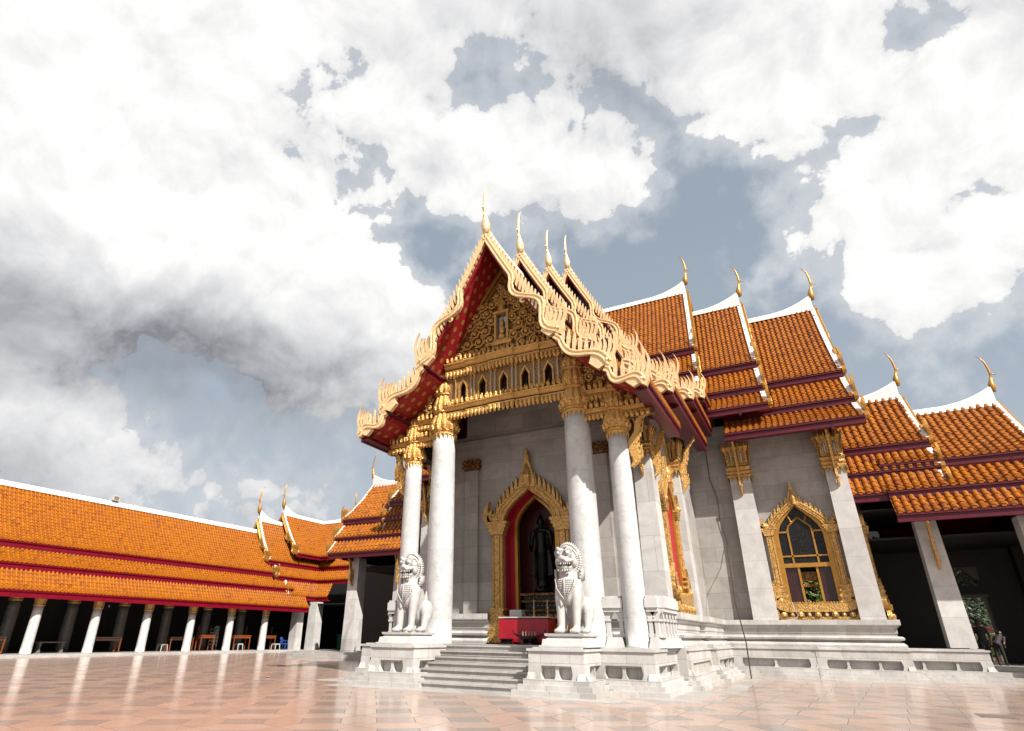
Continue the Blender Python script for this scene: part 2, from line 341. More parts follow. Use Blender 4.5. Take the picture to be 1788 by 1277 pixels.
# ------------------------------------------------------------------ mesh builder
class MB:
    def __init__(s): s.v = []; s.q = []; s.n = 0; s.tc = []; s.hastc = False
    def add(s, verts, faces, tc=None):
        verts = np.asarray(verts, float).reshape(-1, 3)
        s.v.append(verts); s.q += [tuple(int(i)+s.n for i in f) for f in faces]; s.n += len(verts)
        s.tc.append(np.zeros((len(verts), 3)) if tc is None else np.asarray(tc, float)); s.hastc |= tc is not None
        return s
    def grid(s, P, tc=None, closeu=False):        # P: (nv, nu, 3)
        nv, nu = P.shape[:2]; i = np.arange(nv*nu).reshape(nv, nu)
        if closeu: i = np.concatenate([i, i[:, :1]], 1)
        f = np.stack([i[:-1, :-1], i[:-1, 1:], i[1:, 1:], i[1:, :-1]], -1).reshape(-1, 4)
        return s.add(P.reshape(-1, 3), f.tolist(), None if tc is None else tc.reshape(-1, 3))
    def box(s, x0, x1, y0, y1, z0, z1, taper=0.0, f=None):
        x0, x1 = min(x0, x1), max(x0, x1); y0, y1 = min(y0, y1), max(y0, y1)
        t = taper
        v = [(x0, y0, z0), (x1, y0, z0), (x1, y1, z0), (x0, y1, z0), (x0+t, y0+t, z1), (x1-t, y0+t, z1), (x1-t, y1-t, z1), (x0+t, y1-t, z1)]
        if f: v = [f(*p) for p in v]
        return s.add(v, [(0, 3, 2, 1), (4, 5, 6, 7), (0, 1, 5, 4), (1, 2, 6, 5), (2, 3, 7, 6), (3, 0, 4, 7)])
    def ext(s, poly, f, a, b):                    # closed 2-D polygon swept from a to b; f(p, q, t) -> xyz
        n = len(poly); v = [f(p, q, a) for p, q in poly]+[f(p, q, b) for p, q in poly]
        return s.add(v, [tuple(range(n))[::-1], tuple(range(n, 2*n))]+[(i, (i+1) % n, n+(i+1) % n, n+i) for i in range(n)])
    def ribbon(s, top, bot, f, a, b):             # two polylines -> thick plate
        n = len(top); T_, B_ = [tuple(p) for p in top], [tuple(p) for p in bot]
        v = [f(p, q, a) for p, q in T_]+[f(p, q, a) for p, q in B_]+[f(p, q, b) for p, q in T_]+[f(p, q, b) for p, q in B_]
        F = []
        for i in range(n-1):
            F += [(i, i+1, n+i+1, n+i), (2*n+i, 3*n+i, 3*n+i+1, 2*n+i+1), (i, 2*n+i, 2*n+i+1, i+1), (n+i, n+i+1, 3*n+i+1, 3*n+i)]
        F += [(0, n, 3*n, 2*n), (n-1, 3*n-1, 4*n-1, 2*n-1)]
        return s.add(v, F)
    def lathe(s, prof, c, seg=16, mod=None, ax=None, sx=1, sy=1):
        a = np.arange(seg)*2*math.pi/seg; P = []
        for k, (r, z) in enumerate(prof):
            rr = np.full(seg, r, float) if mod is None else r*mod(k, a)
            P.append(np.stack([c[0]+rr*np.cos(a)*sx, c[1]+rr*np.sin(a)*sy, np.full(seg, c[2]+z)], -1))
        P = np.array(P); s.grid(P, closeu=True); n0 = s.n-len(prof)*seg
        s.q += [tuple(n0+i for i in range(seg))[::-1], tuple(n0+(len(prof)-1)*seg+i for i in range(seg))]
        return s
    def tube(s, pts, rad, seg=8, flat=1.0, fdir=None):
        pts = [Vector(p) for p in pts]; n = len(pts)
        if not hasattr(rad, '__len__'): rad = [rad]*n
        t0 = (pts[1]-pts[0]).normalized(); ref = Vector(fdir) if fdir else (Vector((0, 0, 1)) if abs(t0.z) < .9 else Vector((1, 0, 0)))
        P = []; a = [2*math.pi*i/seg for i in range(seg)]
        for i in range(n):
            t = (pts[min(i+1, n-1)]-pts[max(i-1, 0)]).normalized()
            A = ref - t*ref.dot(t); A = A.normalized() if A.length > 1e-5 else t.orthogonal().normalized()
            if not fdir: ref = A
            B = t.cross(A)
            P.append([tuple(pts[i]+A*(math.cos(k)*rad[i]*flat)+B*(math.sin(k)*rad[i])) for k in a])
        s.grid(np.array(P), closeu=True); n0 = s.n-n*seg
        s.q += [tuple(n0+i for i in range(seg))[::-1], tuple(n0+(n-1)*seg+i for i in range(seg))]
        return s
    def profile(s, path, prof, closed=False, z0=0.0):   # moulding: path in plan, prof = (outward offset, z); outward = right of travel
        P = np.array(path, float); n = len(P); out = []
        for i in range(n):
            a = P[i]-P[i-1] if (i or closed) else P[1]-P[0]; b = P[(i+1) % n]-P[i] if (i < n-1 or closed) else P[-1]-P[-2]
            a = a/np.hypot(*a); b = b/np.hypot(*b); na = np.array([a[1], -a[0]]); nb = np.array([b[1], -b[0]])
            mv = na+nb; mv = mv/max(1e-6, mv.dot(na)); out.append(mv)
        G = np.array([[(P[i][0]+o*out[i][0], P[i][1]+o*out[i][1], z+z0) for i in range(n)] for o, z in prof])
        return s.grid(G, closeu=closed)
    def ball(s, c, r, seg=10, rings=6, sc=(1, 1, 1), rot=None):
        P = []
        for i in range(rings+1):
            ph = math.pi*i/rings
            P.append([(math.sin(ph)*math.cos(2*math.pi*k/seg)*r*sc[0], math.sin(ph)*math.sin(2*math.pi*k/seg)*r*sc[1], -math.cos(ph)*r*sc[2]) for k in range(seg)])
        P = np.array(P)
        if rot is not None: P = P @ np.array(rot).T
        return s.grid(P+np.array(c), closeu=True)
BASE = {}
def ob(name, mb, mt, parent=None, smooth=False, base=None):
    V = np.concatenate(mb.v) if mb.v else np.zeros((0, 3)); b = BASE[parent.name] if parent is not None else (base or (0, 0, 0))
    V = V-np.array(b)
    me = bpy.data.meshes.new(name); sizes = np.array([len(f) for f in mb.q], np.int32)
    me.vertices.add(len(V)); me.vertices.foreach_set('co', V.astype(np.float32).ravel())
    loops = np.fromiter((i for f in mb.q for i in f), np.int32, int(sizes.sum()))
    me.loops.add(len(loops)); me.loops.foreach_set('vertex_index', loops)
    me.polygons.add(len(sizes)); st = np.concatenate([[0], np.cumsum(sizes)[:-1]]).astype(np.int32)
    me.polygons.foreach_set('loop_start', st); me.polygons.foreach_set('loop_total', sizes)
    me.polygons.foreach_set('use_smooth', np.full(len(sizes), bool(smooth)))
    me.update(calc_edges=True); me.validate()
    if mb.hastc:
        at = me.attributes.new('tc', 'FLOAT_VECTOR', 'POINT'); at.data.foreach_set('vector', np.concatenate(mb.tc).astype(np.float32).ravel())
    for q in (mt if isinstance(mt, (list, tuple)) else [mt]): me.materials.append(M[q] if isinstance(q, str) else q)
    o = bpy.data.objects.new(name, me); COL.objects.link(o)
    if parent is not None: o.parent = parent
    else: o.location = b
    BASE[o.name] = b
    return o
def tag(o, label=None, cat=None, group=None, kind=None):
    for k, v in (('label', label), ('category', cat), ('group', group), ('kind', kind)):
        if v: o[k] = v
    return o
def thing(name, label, cat, loc=(0, 0, 0), group=None):
    o = bpy.data.objects.new(name, None); COL.objects.link(o); o.location = loc; BASE[o.name] = tuple(loc); o.empty_display_size = .3
    return tag(o, label, cat, group)
def copy_tree(o, loc=None, rz=None, parent=None):
    c = o.copy(); COL.objects.link(c); c.parent = parent
    for ch in [k for k in bpy.data.objects if k.parent == o]: copy_tree(ch, parent=c)
    if loc is not None: c.location = loc
    if rz is not None: c.rotation_euler = (0, 0, rz)
    return c
def structure(name, mb, mt, **kw): return tag(ob(name, mb, mt, **kw), kind='structure')
rnd = random.Random(7)
# ================================================================== SETTING
g = MB(); g.box(-900, 900, -600, 1200, -.6, -.02); structure('ground', g, 'ground')
g = MB(); g.box(-35.0, 60, -30, 44, -.01, 0.0); structure('courtyard_paving', g, 'floor')
g = MB()   # pale marble border slabs laid round the platform
g.box(-5.1, 5.1, 17.1, 18.6, 0.0, .006); g.box(5.1, 7.0, 18.7, 23, 0, .006); g.box(7.0, 7.6, 22.4, 31.5, 0, .006)
g.box(-7.0, -5.1, 18.7, 23, 0, .006); g.box(7.0, 14.6, 32.3, 34, 0, .006); g.box(14.6, 17.6, 34.4, 36, 0, .006); g.box(-14.6, -7.0, 32.3, 34, 0, .006)
structure('marble_border', g, 'marble_step')
g = MB(); g.box(-40, 120, 44.5, 160, -.015, .004); structure('lawn', g, 'grass')
# ================================================================== ROOF KIT
NPR = np.random.default_rng(5)
def tile_slope(mb, f, ua, ub, side, d0, z0, d1, z1, sag=.1, ka=0.0, kb=0.0, pitch=.225, course=.26, hr=.095, ends=True, ante=False):
    L = math.hypot(d1-d0, z1-z0); nc = max(2, round(L/course)); nr = max(2, round(abs(ub-ua)/pitch))
    fr = np.array([0, .16, .27, .43, .61, .77, .88]); hh = np.array([0, .0, .74, 1, 1, .74, .0])*hr
    U = np.concatenate([(np.arange(nr)[:, None]+fr[None]).ravel(), [nr]])/nr; H = np.concatenate([np.tile(hh, nr), [0]])
    S = np.repeat(np.arange(nc+1)/nc, 2)[1:-1]; O = np.tile([0, .038], nc); CI = np.repeat(np.arange(nc), 2)+np.tile([.02, .98], nc)
    if ends: S = np.append(S, 1.0); O = np.append(O, -.10); CI = np.append(CI, nc-.01)
    D = d0+(d1-d0)*S; Z = z0+(z1-z0)*S-sag*np.sin(math.pi*S)
    t = np.array([d1-d0, z1-z0])/L; nrm = np.array([-t[1], t[0]]) if t[0] > 0 else np.array([t[1], -t[0]])
    nrm = np.array([abs(t[1]), abs(t[0])])
    OFF = O[:, None]+H[None, :]*np.where(O < -.05, .0, 1)[:, None]
    J = NPR.normal(0, .008, (nc, nr)); ri = np.concatenate([np.repeat(np.arange(nr), 7), [nr-1]]); ci = np.minimum(np.floor(CI).astype(int), nc-1)
    OFF = OFF+J[ci][:, ri]*(hr/.1)
    DD = D[:, None]+nrm[0]*OFF; ZZ = Z[:, None]+nrm[1]*OFF
    UU = (ua+ka*D)[:, None]+((ub+kb*D)-(ua+ka*D))[:, None]*U[None, :]
    P = np.stack(f(UU, side*DD, ZZ), -1)
    TC = np.stack([np.broadcast_to(U*nr+.05, DD.shape), np.broadcast_to(CI[:, None]+side*40+d0*7, DD.shape), np.full(DD.shape, round(ua*3.7)+.5)], -1)
    mb.grid(P, TC)
    if ante:
        v, fc, tc_ = [], [], []
        for k in range(nr):
            u = ua+ka*d1+((ub+kb*d1)-(ua+ka*d1))*(k+.5)/nr; n0 = len(v)
            for du, dz in ((-.085, -.06), (.085, -.06), (.075, .10), (0, .24), (-.075, .10)):
                for dd in (.0, .05): v.append(f(u+du, side*(d1+nrm[0]*.05+dd), z1+dz+nrm[1]*.04)); tc_.append((k+.3, nc-.5, 3.0))
            fc += [tuple(n0+2*i+1 for i in range(5)), tuple(n0+2*i for i in range(5))[::-1]]+[(n0+2*i, n0+2*((i+1) % 5), n0+2*((i+1) % 5)+1, n0+2*i+1) for i in range(5)]
        mb.add(v, fc, tc_)
def curve_pts(a, b, sag, n=8): return [(a[0]+(b[0]-a[0])*i/n, a[1]+(b[1]-a[1])*i/n-sag*math.sin(math.pi*i/n)) for i in range(n+1)]
def tiers(zr, ze, w, F):
    H = zr-ze
    return [((a*w, ze+b*H), (c*w, ze+d*H), sg) for a, b, c, d, sg in F]
TF = [(0, 1, .534, .351, .32), (.496, .324, .824, .146, .07), (.786, .124, 1, .036, .03)]
TW = [(0, 1, .61, .40, .3), (.58, .345, .80, .195, .06), (.77, .15, 1, .045, .04)]
TG = [(0, 1, .72, .49, .22), (.68, .41, .87, .26, .05), (.84, .21, 1, .075, .03)]
TL = [(0, 1, .66, .475, .3), (.62, .413, .84, .29, .06), (.81, .235, 1, .07, .05)]
def chofa(parent, f, ue, dirn, z, s=1.0, m='gold_plain'):
    mb = MB(); pts = [(0, -.25), (-.02, .0), (-.02, .28), (.02, .52), (.07, .78), (.11, .98), (.16, 1.14), (.15, 1.32), (.13, 1.7), (.06, 2.15), (-.08, 2.5), (-.30, 2.78)]
    rad = [.12, .20, .22, .16, .09, .055, .09, .075, .075, .06, .04, .01]
    mb.tube([f(ue+dirn*o*s, 0, z+q*s) for o, q in pts], [r*s for r in rad], 10)
    mb.tube([f(ue+dirn*o*s, 0, z+q*s) for o, q in ((.14, 1.2), (.3, 1.12), (.46, 1.02))], [.08*s, .05*s, .01*s], 6)
    mb.tube([f(ue+dirn*o*s, 0, z+q*s) for o, q in ((.02, .7), (.16, .74), (.24, .86))], [.07*s, .04*s, .01*s], 6)
    return ob('finial', mb, m, parent, smooth=True)
def horn(mb, f2, x, z, h, lean, w, th, curl=1.0):   # curved naga crest in the gable plane
    path = []; n = 7
    for i in range(n+1):
        t = i/n; path.append((x+lean*h*(.34*math.sin(t*math.pi*.9)*1.0 - .12*t*t*curl), z+h*t))
    L_, R_ = [], []
    for i, (px, pz) in enumerate(path):
        t = i/n; ww = w*(1-t)**.75*(1+.35*math.sin(t*math.pi))+.012
        L_.append((px-ww/2, pz)); R_.append((px+ww/2, pz))
    mb.ribbon(L_, R_, f2, -th/2, th/2)
def rake(roof, f, ue, dirn, T, m='cream', fin=.5, scale=1.0, th=.2, sides=(1, -1), kb=0.0, white=False, hong=1.0, step=.28, uoff=(0, 0, 0)):
    for side in sides:
        board = MB(); hm = MB(); wh = MB(); vb = MB()
        for ti, (a, b, sg) in enumerate(T):
            def F(p, q, t, side=side, ue=ue+uoff[ti]): return f(ue+kb*p+dirn*t, side*p, q)
            L = math.hypot(b[0]-a[0], b[1]-a[1]); tx, tz = (b[0]-a[0])/L, (b[1]-a[1])/L; nx, nz = -tz, tx     # outward/up normal
            cp_ = curve_pts(a, b, sg, 28 if ti == 0 else 20); top, mid, low = [], [], []
            ns = .42 if ti == 0 else .12; cyc = 1.5 if ti == 0 else 1.0; A = (.37 if ti == 0 else .25)*scale
            for i, (x, z) in enumerate(cp_):
                s_ = i/(len(cp_)-1); off = 0.0
                if s_ > ns:
                    q = (s_-ns)/(1-ns); off = -A*math.sin(2*math.pi*cyc*q)*(1-.25*q)-.10*A
                wid = (.11 if s_ < ns else .13)*scale
                top.append((x+nx*.10, z+nz*.10)); mid.append((x+nx*(off-.02), z+nz*(off-.02))); low.append((x+nx*(off-wid*1.6), z+nz*(off-wid*1.6)))
            vb.ribbon([(x+nx*.02, z+nz*.02) for x, z in cp_], [(x-nx*.30, z-nz*.30) for x, z in cp_], F, -.10, -.03)
            board.ribbon(mid, low, F, -.02, th)                        # undulating naga body
            m2 = [((p[0]+q[0])/2, (p[1]+q[1])/2) for p, q in zip(mid, low)]
            for u_, r_ in ((mid, .045*scale), (low, .05*scale)):
                board.tube([F(x, z, th) for x, z in u_], r_, 6)
            if ti == 0 and scale > .7:                                  # hook scrolls of the body
                for s0 in (.62,):
                    k = int(s0*(len(cp_)-1)); x, z = low[k]
                    board.tube([F(x-.05+math.cos(q)*.17*(1-q/9), z-.12+math.sin(q)*.17*(1-q/9), th*.6) for q in np.linspace(1.5, 6.2, 12)], [.075*(1-i/14) for i in range(12)], 6)
            nf = max(2, int(L*.94/(step*scale)))
            for i in range(nf):                                        # bai raka
                s_ = (i+.5)/nf*.96+.01; x = a[0]+(b[0]-a[0])*s_; z = a[1]+(b[1]-a[1])*s_-sg*math.sin(math.pi*s_)
                x -= nx*.22; z -= nz*.22; w = step*.25*scale; h = fin*scale*1.75
                up = (.25*nx-.10*tx, .25*nz+.85)
                tip = (x+up[0]*h+.05*nx, z+up[1]*h)
                pl = [(x-tx*w, z-tz*w), (x+tx*w, z+tz*w), (x+tx*w*.8+up[0]*h*.5+nx*.07, z+tz*w*.8+up[1]*h*.5), tip, (x-tx*w*.9+up[0]*h*.45, z-tz*w*.9+up[1]*h*.5)]
                board.ext(pl, F, th*.1, th*.75)
            # naga crests closing the tier
            x, z = b; sc = hong*scale*(1.0 if ti < 2 else .85)
            F2 = lambda p, q, t: F(p, q, th*.45+t)
            pl = [(x-1.0*sc, z+.05), (x-.62*sc, z-.30*sc), (x-.30*sc, z-.16*sc), (x+.0, z-.36*sc), (x+.13*sc, z-.10*sc), (x+.12*sc, z+.42*sc), (x-.10*sc, z+.30*sc), (x-.30*sc, z+.52*sc), (x-.55*sc, z+.45*sc), (x-.72*sc, z+.75*sc)]
            hm.ext(pl, F2, -.09, .10)
            for k, (dx, h) in enumerate(((.02, 1.75), (-.17, 1.25), (-.36, 1.05), (-.55, .95), (-.72, .85))):
                if ti == 2 and k > 3: continue
                horn(hm, F2, x+dx*sc, z+.2*sc+(-dx)*.55*sc, h*sc*.9, .45, .135*sc, .11)
            hm.ball(F2(x-.2*sc, z+.05*sc, dirn*0+.1), .1*sc, 8, 5)
            if white:
                cpw = curve_pts(a, b, sg, 8); FW = lambda p, q, t: f(ue+uoff[ti]+kb*p-dirn*t, side*p, q)
                wh.ribbon([(x_+nx*.13, z_+nz*.13) for x_, z_ in cpw], [(x_+nx*.02, z_+nz*.02) for x_, z_ in cpw], FW, -.02, .25*scale)
        ob('bargeboard', board, m, roof); ob('verge_board', vb, 'beam', roof); ob('naga_finial', hm, m, roof)
        if white: ob('rake_band', wh, 'plaster', roof)
def section(root, axis, c, ua, ub, T, ends=(), sides=(1, -1), tile='tile', fm='fascia', kb=0.0, infill=None, fas=.36, m='cream', fin=.44, scale=1.0, flare=.8, ridge=True, chs=1.0, hong=.88,
            white=False, label=None, purl=False, ue_off=0.0, course=.29, soffit=True, raking=True, flip=1, ante=True, pitch=.28, uo=(0, 0, 0), vo=(0, 0, 0)):
    # ends: subset of ('a','b'); f maps (along, across, height)
    f = (lambda u, d, z: (c+d, u, z)) if axis == 'Y' else (lambda u, d, z: (u*flip, c+d, z))
    mb = MB(); KA = {'a': -kb, 'b': kb}
    for side in sides:
        for ti, (a, b, sg) in enumerate(T):
            tile_slope(mb, f, ua+uo[ti], ub+vo[ti], side, a[0], a[1], b[0], b[1], sg, KA['a'] if 'a' in ends else 0, KA['b'] if 'b' in ends else 0, course=course, ante=ante, pitch=pitch, hr=pitch*.36)
    roof = ob('roof', mb, tile, root)
    if label: roof['label'] = label
    so_ = MB()
    for side in sides:
        for ti, (a, b, sg) in enumerate(T):
            fa = MB(); F = lambda u, d, z: f(u, side*d, z)
            u0 = ua+uo[ti]-(kb*b[0] if 'a' in ends else 0); u1 = ub+vo[ti]+(kb*b[0] if 'b' in ends else 0)
            x, z = b
            def bx(d0, d1, z0, z1, q0=u0, q1=u1):
                fa.box(q0, q1, d0, d1, z0, z1, f=lambda p, q, r: F(p, q, r))
            fh = fas if ti == 2 else fas*.95
            bx(x-.14, x-.02, z-fh-.06, z-.05); bx(x-.16, x+.03, z-fh*.42, z-fh*.28); bx(x-.16, x+.06, z-.13, z-.04)
            bx(x-.5, x-.14, z-fh-.02, z-fh+.06)
            ob('fascia', fa, fm, roof)
        if soffit:
            pts = []
            for ti, (a, b, sg) in enumerate(T): pts += [(p, q-.24) for p, q in curve_pts(a, b, sg, 6)]
            u0, u1 = ua-(kb*3 if 'a' in ends else 0), ub+(kb*3 if 'b' in ends else 0)
            if purl: u1 = min(u1, ua+2.6)
            pts = [(max(0, p-.06), q) for p, q in pts]
            d_ = [0]
            for i in range(1, len(pts)): d_.append(d_[-1]+math.hypot(pts[i][0]-pts[i-1][0], pts[i][1]-pts[i-1][1]))
            uu = np.linspace(u0+.04, u1-.04, 2)
            P = np.array([[f(u, side*p, q) for u in uu] for p, q in pts]); TC = np.array([[(u, dd, 0) for u in uu] for dd in d_])
            so_.grid(P, TC)
    if soffit: ob('soffit', so_, 'soffit' if purl else 'beam', roof)
    if ridge:
        r = MB(); n = 40; zr = T[0][0][1]; P = []
        for i in range(n+1):
            u = ua+(ub-ua)*i/n; e = 0
            if 'a' in ends: e = max(e, 1-(u-ua)/2.8)
            if 'b' in ends: e = max(e, 1-(ub-u)/2.8)
            e = max(0, e); zt = zr+.16+flare*e**2.2; w = .17*(1-.35*e)
            P.append([f(u, p, q) for p, q in ((-w-.06, zr-.16), (-w, zr+.02), (-w, zt-.03), (-w*.6, zt+.06), (w*.6, zt+.06), (w, zt-.03), (w, zr+.02), (w+.06, zr-.16))])
        r.grid(np.array(P)); ob('ridge', r, 'plaster', roof)
    for e in ends:
        ue, dirn = (ua, -1) if e == 'a' else (ub, 1)
        if raking: rake(roof, f, ue+dirn*ue_off, dirn, T, m, fin, scale, th=.2*scale, sides=sides, kb=dirn*kb, white=white, hong=hong, uoff=(uo if e == 'a' else vo))
        chofa(roof, f, ue+dirn*.1, dirn, T[0][0][1]+flare+.05, chs, m)
        if infill is not None:
            pl = []
            for (a, b, sg) in T: pl += [(a[0], a[1]-.3), (b[0], b[1]-.3)]
            pl += [(T[-1][1][0], T[-1][1][1]-.55), (0, T[-1][1][1]-.55)]
            g_ = MB()
            for side in sides: g_.ext(pl, lambda p, q, t: f(ue-dirn*(infill+t), side*p, q), 0, .12)
            ob('gable_wall', g_, 'red_dark', roof)
    return roof, f
# ================================================================== ORDINATION HALL
hall = thing('ordination_hall', 'large white marble temple hall with stacked orange tiled roofs, gilded gable and four columned porch', 'temple', (0, 26, 0))
hall['category'] = 'temple'
T1 = tiers(19.0, 9.75, 6.55, TF)
F1, f1 = section(hall, 'Y', 0, 19.5, 25.4, T1, ends=('a',), purl=True, flare=.25, label='front porch roof, lowest of the four stacked gables')
F2_, _ = section(hall, 'Y', 0, 23.5, 32.3, tiers(20.5, 10.95, 6.8, TF), ends=('a',), infill=1.1, flare=.25)
F3_, _ = section(hall, 'Y', 0, 27.8, 33.6, tiers(22.3, 12.1, 7.05, TF), ends=('a',), infill=1.1, flare=.25)
F4_, _ = section(hall, 'Y', 0, 31.4, 38.3, tiers(24.4, 13.4, 7.2, TF), ends=('a',), infill=1.1, flare=.25)
YT = 38.3
for s_ in (1, -1):
    kw = dict(white=True, m='gold_plain', fin=.34, scale=.85, kb=.075, infill=1.0, chs=.85, hong=.8, soffit=True, flip=s_)
    section(hall, 'X', YT, 0.0, 6.5, tiers(24.55, 14.48, 5.45, TW), ends=('b',), **kw)
    section(hall, 'X', YT, 4.6, 9.8, tiers(22.55, 12.93, 5.45, TW), ends=('b',), **kw)
    section(hall, 'X', YT, 7.75, 13.9, tiers(21.05, 11.48, 5.45, TW), ends=('b',), **kw)
    kw['scale'] = .8; kw['chs'] = .72; kw['fin'] = .3; kw['pitch'] = .33; kw['course'] = .34
    section(hall, 'X', YT, 12.2, 16.85, tiers(14.35, 7.9, 3.5, TG), ends=('b',), **kw)
    section(hall, 'X', YT, 14.55, 20.85, tiers(13.2, 6.7, 4.3, TG), ends=('b',), **kw)
# ------------------------------------------------ walls
def arch_outline(w, z0, zs, za, n=9, bulge=.10):      # pointed arch, half width w, springing zs, apex za
    L_ = [(-w, z0), (-w, (z0+zs)/2), (-w, zs)]
    for i in range(1, n):
        t = i/n; x = -w*(1-t)**1.0; z = zs+(za-zs)*(t**(.78)); z += bulge*math.sin(math.pi*t)*0
        L_.append((-w+w*t-(.10*w*math.sin(math.pi*t)), zs+(za-zs)*t))
    L_.append((0, za))
    return L_+[(-x, z) for x, z in L_[:-1][::-1]]
def hole_plate(mb, f, x0, x1, z0, z1, xc, arch, t0, t1):   # rectangular plate with an arched opening
    A = [(xc+x, z) for x, z in arch]; n = len(A); O = []
    for i, (x, z) in enumerate(A):
        h = n//2
        if i < 3: O.append((x0, z))
        elif i >= n-3: O.append((x1, z))
        else:
            q = (i-2)/(n-5); O.append((x0+(x1-x0)*q, z1))
    O[2] = (x0, z1); O[n-3] = (x1, z1); O[0] = (x0, A[0][1]); O[-1] = (x1, A[-1][1])
    mb.ribbon(O, A, f, t0, t1)
    if A[0][1] > z0+.01: mb.ext([(x0, z0), (x1, z0), (x1, A[0][1]), (x0, A[0][1])], f, t0, t1)
fY = lambda y: (lambda p, q, t: (p, y+t, q))
w = MB()
DOOR = [(-1.32, 1.3), (-1.32, 3), (-1.32, 6.2), (-1.25, 6.6), (-1.05, 6.95), (-.8, 7.2), (-.5, 7.45), (-.25, 7.62), (0, 7.82)]
DOOR = DOOR+[(-x, z) for x, z in DOOR[:-1][::-1]]
hole_plate(w, fY(24.2), -5.3, 5.3, 1.3, 10.8, -.2, DOOR, 0, .5); w.box(-3.6, 3.6, 24.22, 24.7, 10.8, 12.85)
for s_ in (1, -1):
    w.box(s_*4.9, s_*5.3, 24.7, 34.9, 1.3, 11.3)                         # side walls of the porch arm
    w.box(s_*13.0, s_*12.6, 35.3, 42, 1.0, 12.5)                       # end wall
    w.box(s_*5.3, s_*13.0, 42, 42.4, 1.0, 12.5) if s_ < 0 else None
WX = 10.35
WIN = [(-1.02, 3.3), (-1.02, 5), (-1.02, 6.55), (-.98, 6.8), (-.85, 7.1), (-.62, 7.4), (-.42, 7.62), (-.2, 7.85), (0, 8.05)]
WIN = WIN+[(-x, z) for x, z in WIN[:-1][::-1]]
hole_plate(w, fY(34.9), 5.3, 13.0, 1.0, 13.0, WX, WIN, 0, .4)
w.box(-13, -5.3, 34.9, 35.3, 1.0, 13.0)
# back wall of the right arm with the window that shows through
w.box(5.3, 9.6, 42, 42.4, 1.0, 12.5); w.box(11.2, 13.0, 42, 42.4, 1.0, 12.5); w.box(9.6, 11.2, 42, 42.4, 1, 3.0); w.box(9.6, 11.2, 42, 42.4, 5.4, 12.5)
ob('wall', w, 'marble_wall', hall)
# inner floor and ceilings, porch chamber
c_ = MB(); c_.box(-4.9, 4.9, 24.9, 35, 1.0, 1.25); c_.box(-13, 13, 35, 42, 1.0, 1.25); c_.box(-12.9, 12.9, 35.0, 42, 12.0, 12.2); c_.box(-4.9, 4.9, 21.2, 34.9, 12.9, 13.05)
c_.box(-1.9, 1.6, 27.2, 27.4, 1.25, 9); c_.box(-1.9, -1.7, 24.7, 27.4, 1.25, 9); c_.box(1.4, 1.6, 24.7, 27.4, 1.25, 9); c_.box(-1.9, 1.6, 24.7, 27.4, 9, 9.2)
ob('interior', c_, 'red_dark', hall)
# pilasters and piers
def pier(x0, x1, y0, y1, z0, z1, cap, name='pier', m='marble_pier', taper=.06, brk=((0, -1),), capm='gold', parent=None, zb=None):
    parent = parent or hall
    p = MB(); p.box(x0, x1, y0, y1, z0, z1, taper); po = ob(name, p, m, parent)
    if cap:
        k = MB(); e = taper; xa, xb, ya, yb = x0+e, x1-e, y0+e, y1-e; path = [(xa, ya), (xa, yb), (xb, yb), (xb, ya)]
        path = [(xa, ya), (xb, ya), (xb, yb), (xa, yb)]
        hgt = cap-z1; pr = [(.0, -.02), (.07, .0), (.09, .06), (.04, .10), (.10, .16), (.05, .22), (.12, .30), (.04, .36), (.02, .42), (.03, .60), (.07, .78), (.16, .92), (.12, 1.0), (-.2, 1.0)]
        k.profile(path, [(o_*1.15, z1+q*hgt) for o_, q in pr], closed=True)
        for (ax, ay), (bx_, by_) in zip(path, path[1:]+path[:1]):
            n = 5
            for i in range(n+1):
                t = i/n; x, y = ax+(bx_-ax)*t, ay+(by_-ay)*t; ox, oy = (x-(xa+xb)/2), (y-(ya+yb)/2); l = math.hypot(ox, oy); ox, oy = ox/l*.12, oy/l*.12
                k.tube([(x+ox*.6, y+oy*.6, z1+hgt*.42), (x+ox*.9, y+oy*.9, z1+hgt*.7), (x+ox*1.9, y+oy*1.9, z1+hgt*.93), (x+ox*2.6, y+oy*2.6, z1+hgt*1.05)], [.035, .06, .05, .01], 5)
                k.tube([(x+ox*.7, y+oy*.7, z1+.02), (x+ox*.85, y+oy*.85, z1-.1), (x+ox*.6, y+oy*.6, z1-.24)], [.075, .05, .01], 5)
        ko = ob('capital', k, capm, po)
        sv = MB()
        for i in range(3):
            x = xa+(xb-xa)*(i+1)/4; sv.box(x-.035, x+.035, ya-.075, ya-.02, z1+hgt*.45, z1+hgt*.76)
        ob('glass_inlay', sv, 'silver', ko)
    for (bx_, by_) in brk: bracket(po, (x0+x1)/2+bx_*((x1-x0)/2-taper+.02), (y0+y1)/2+by_*((y1-y0)/2-taper+.02), bx_, by_, (zb or (z1-.95)), (cap or z1)+.12)
    return po
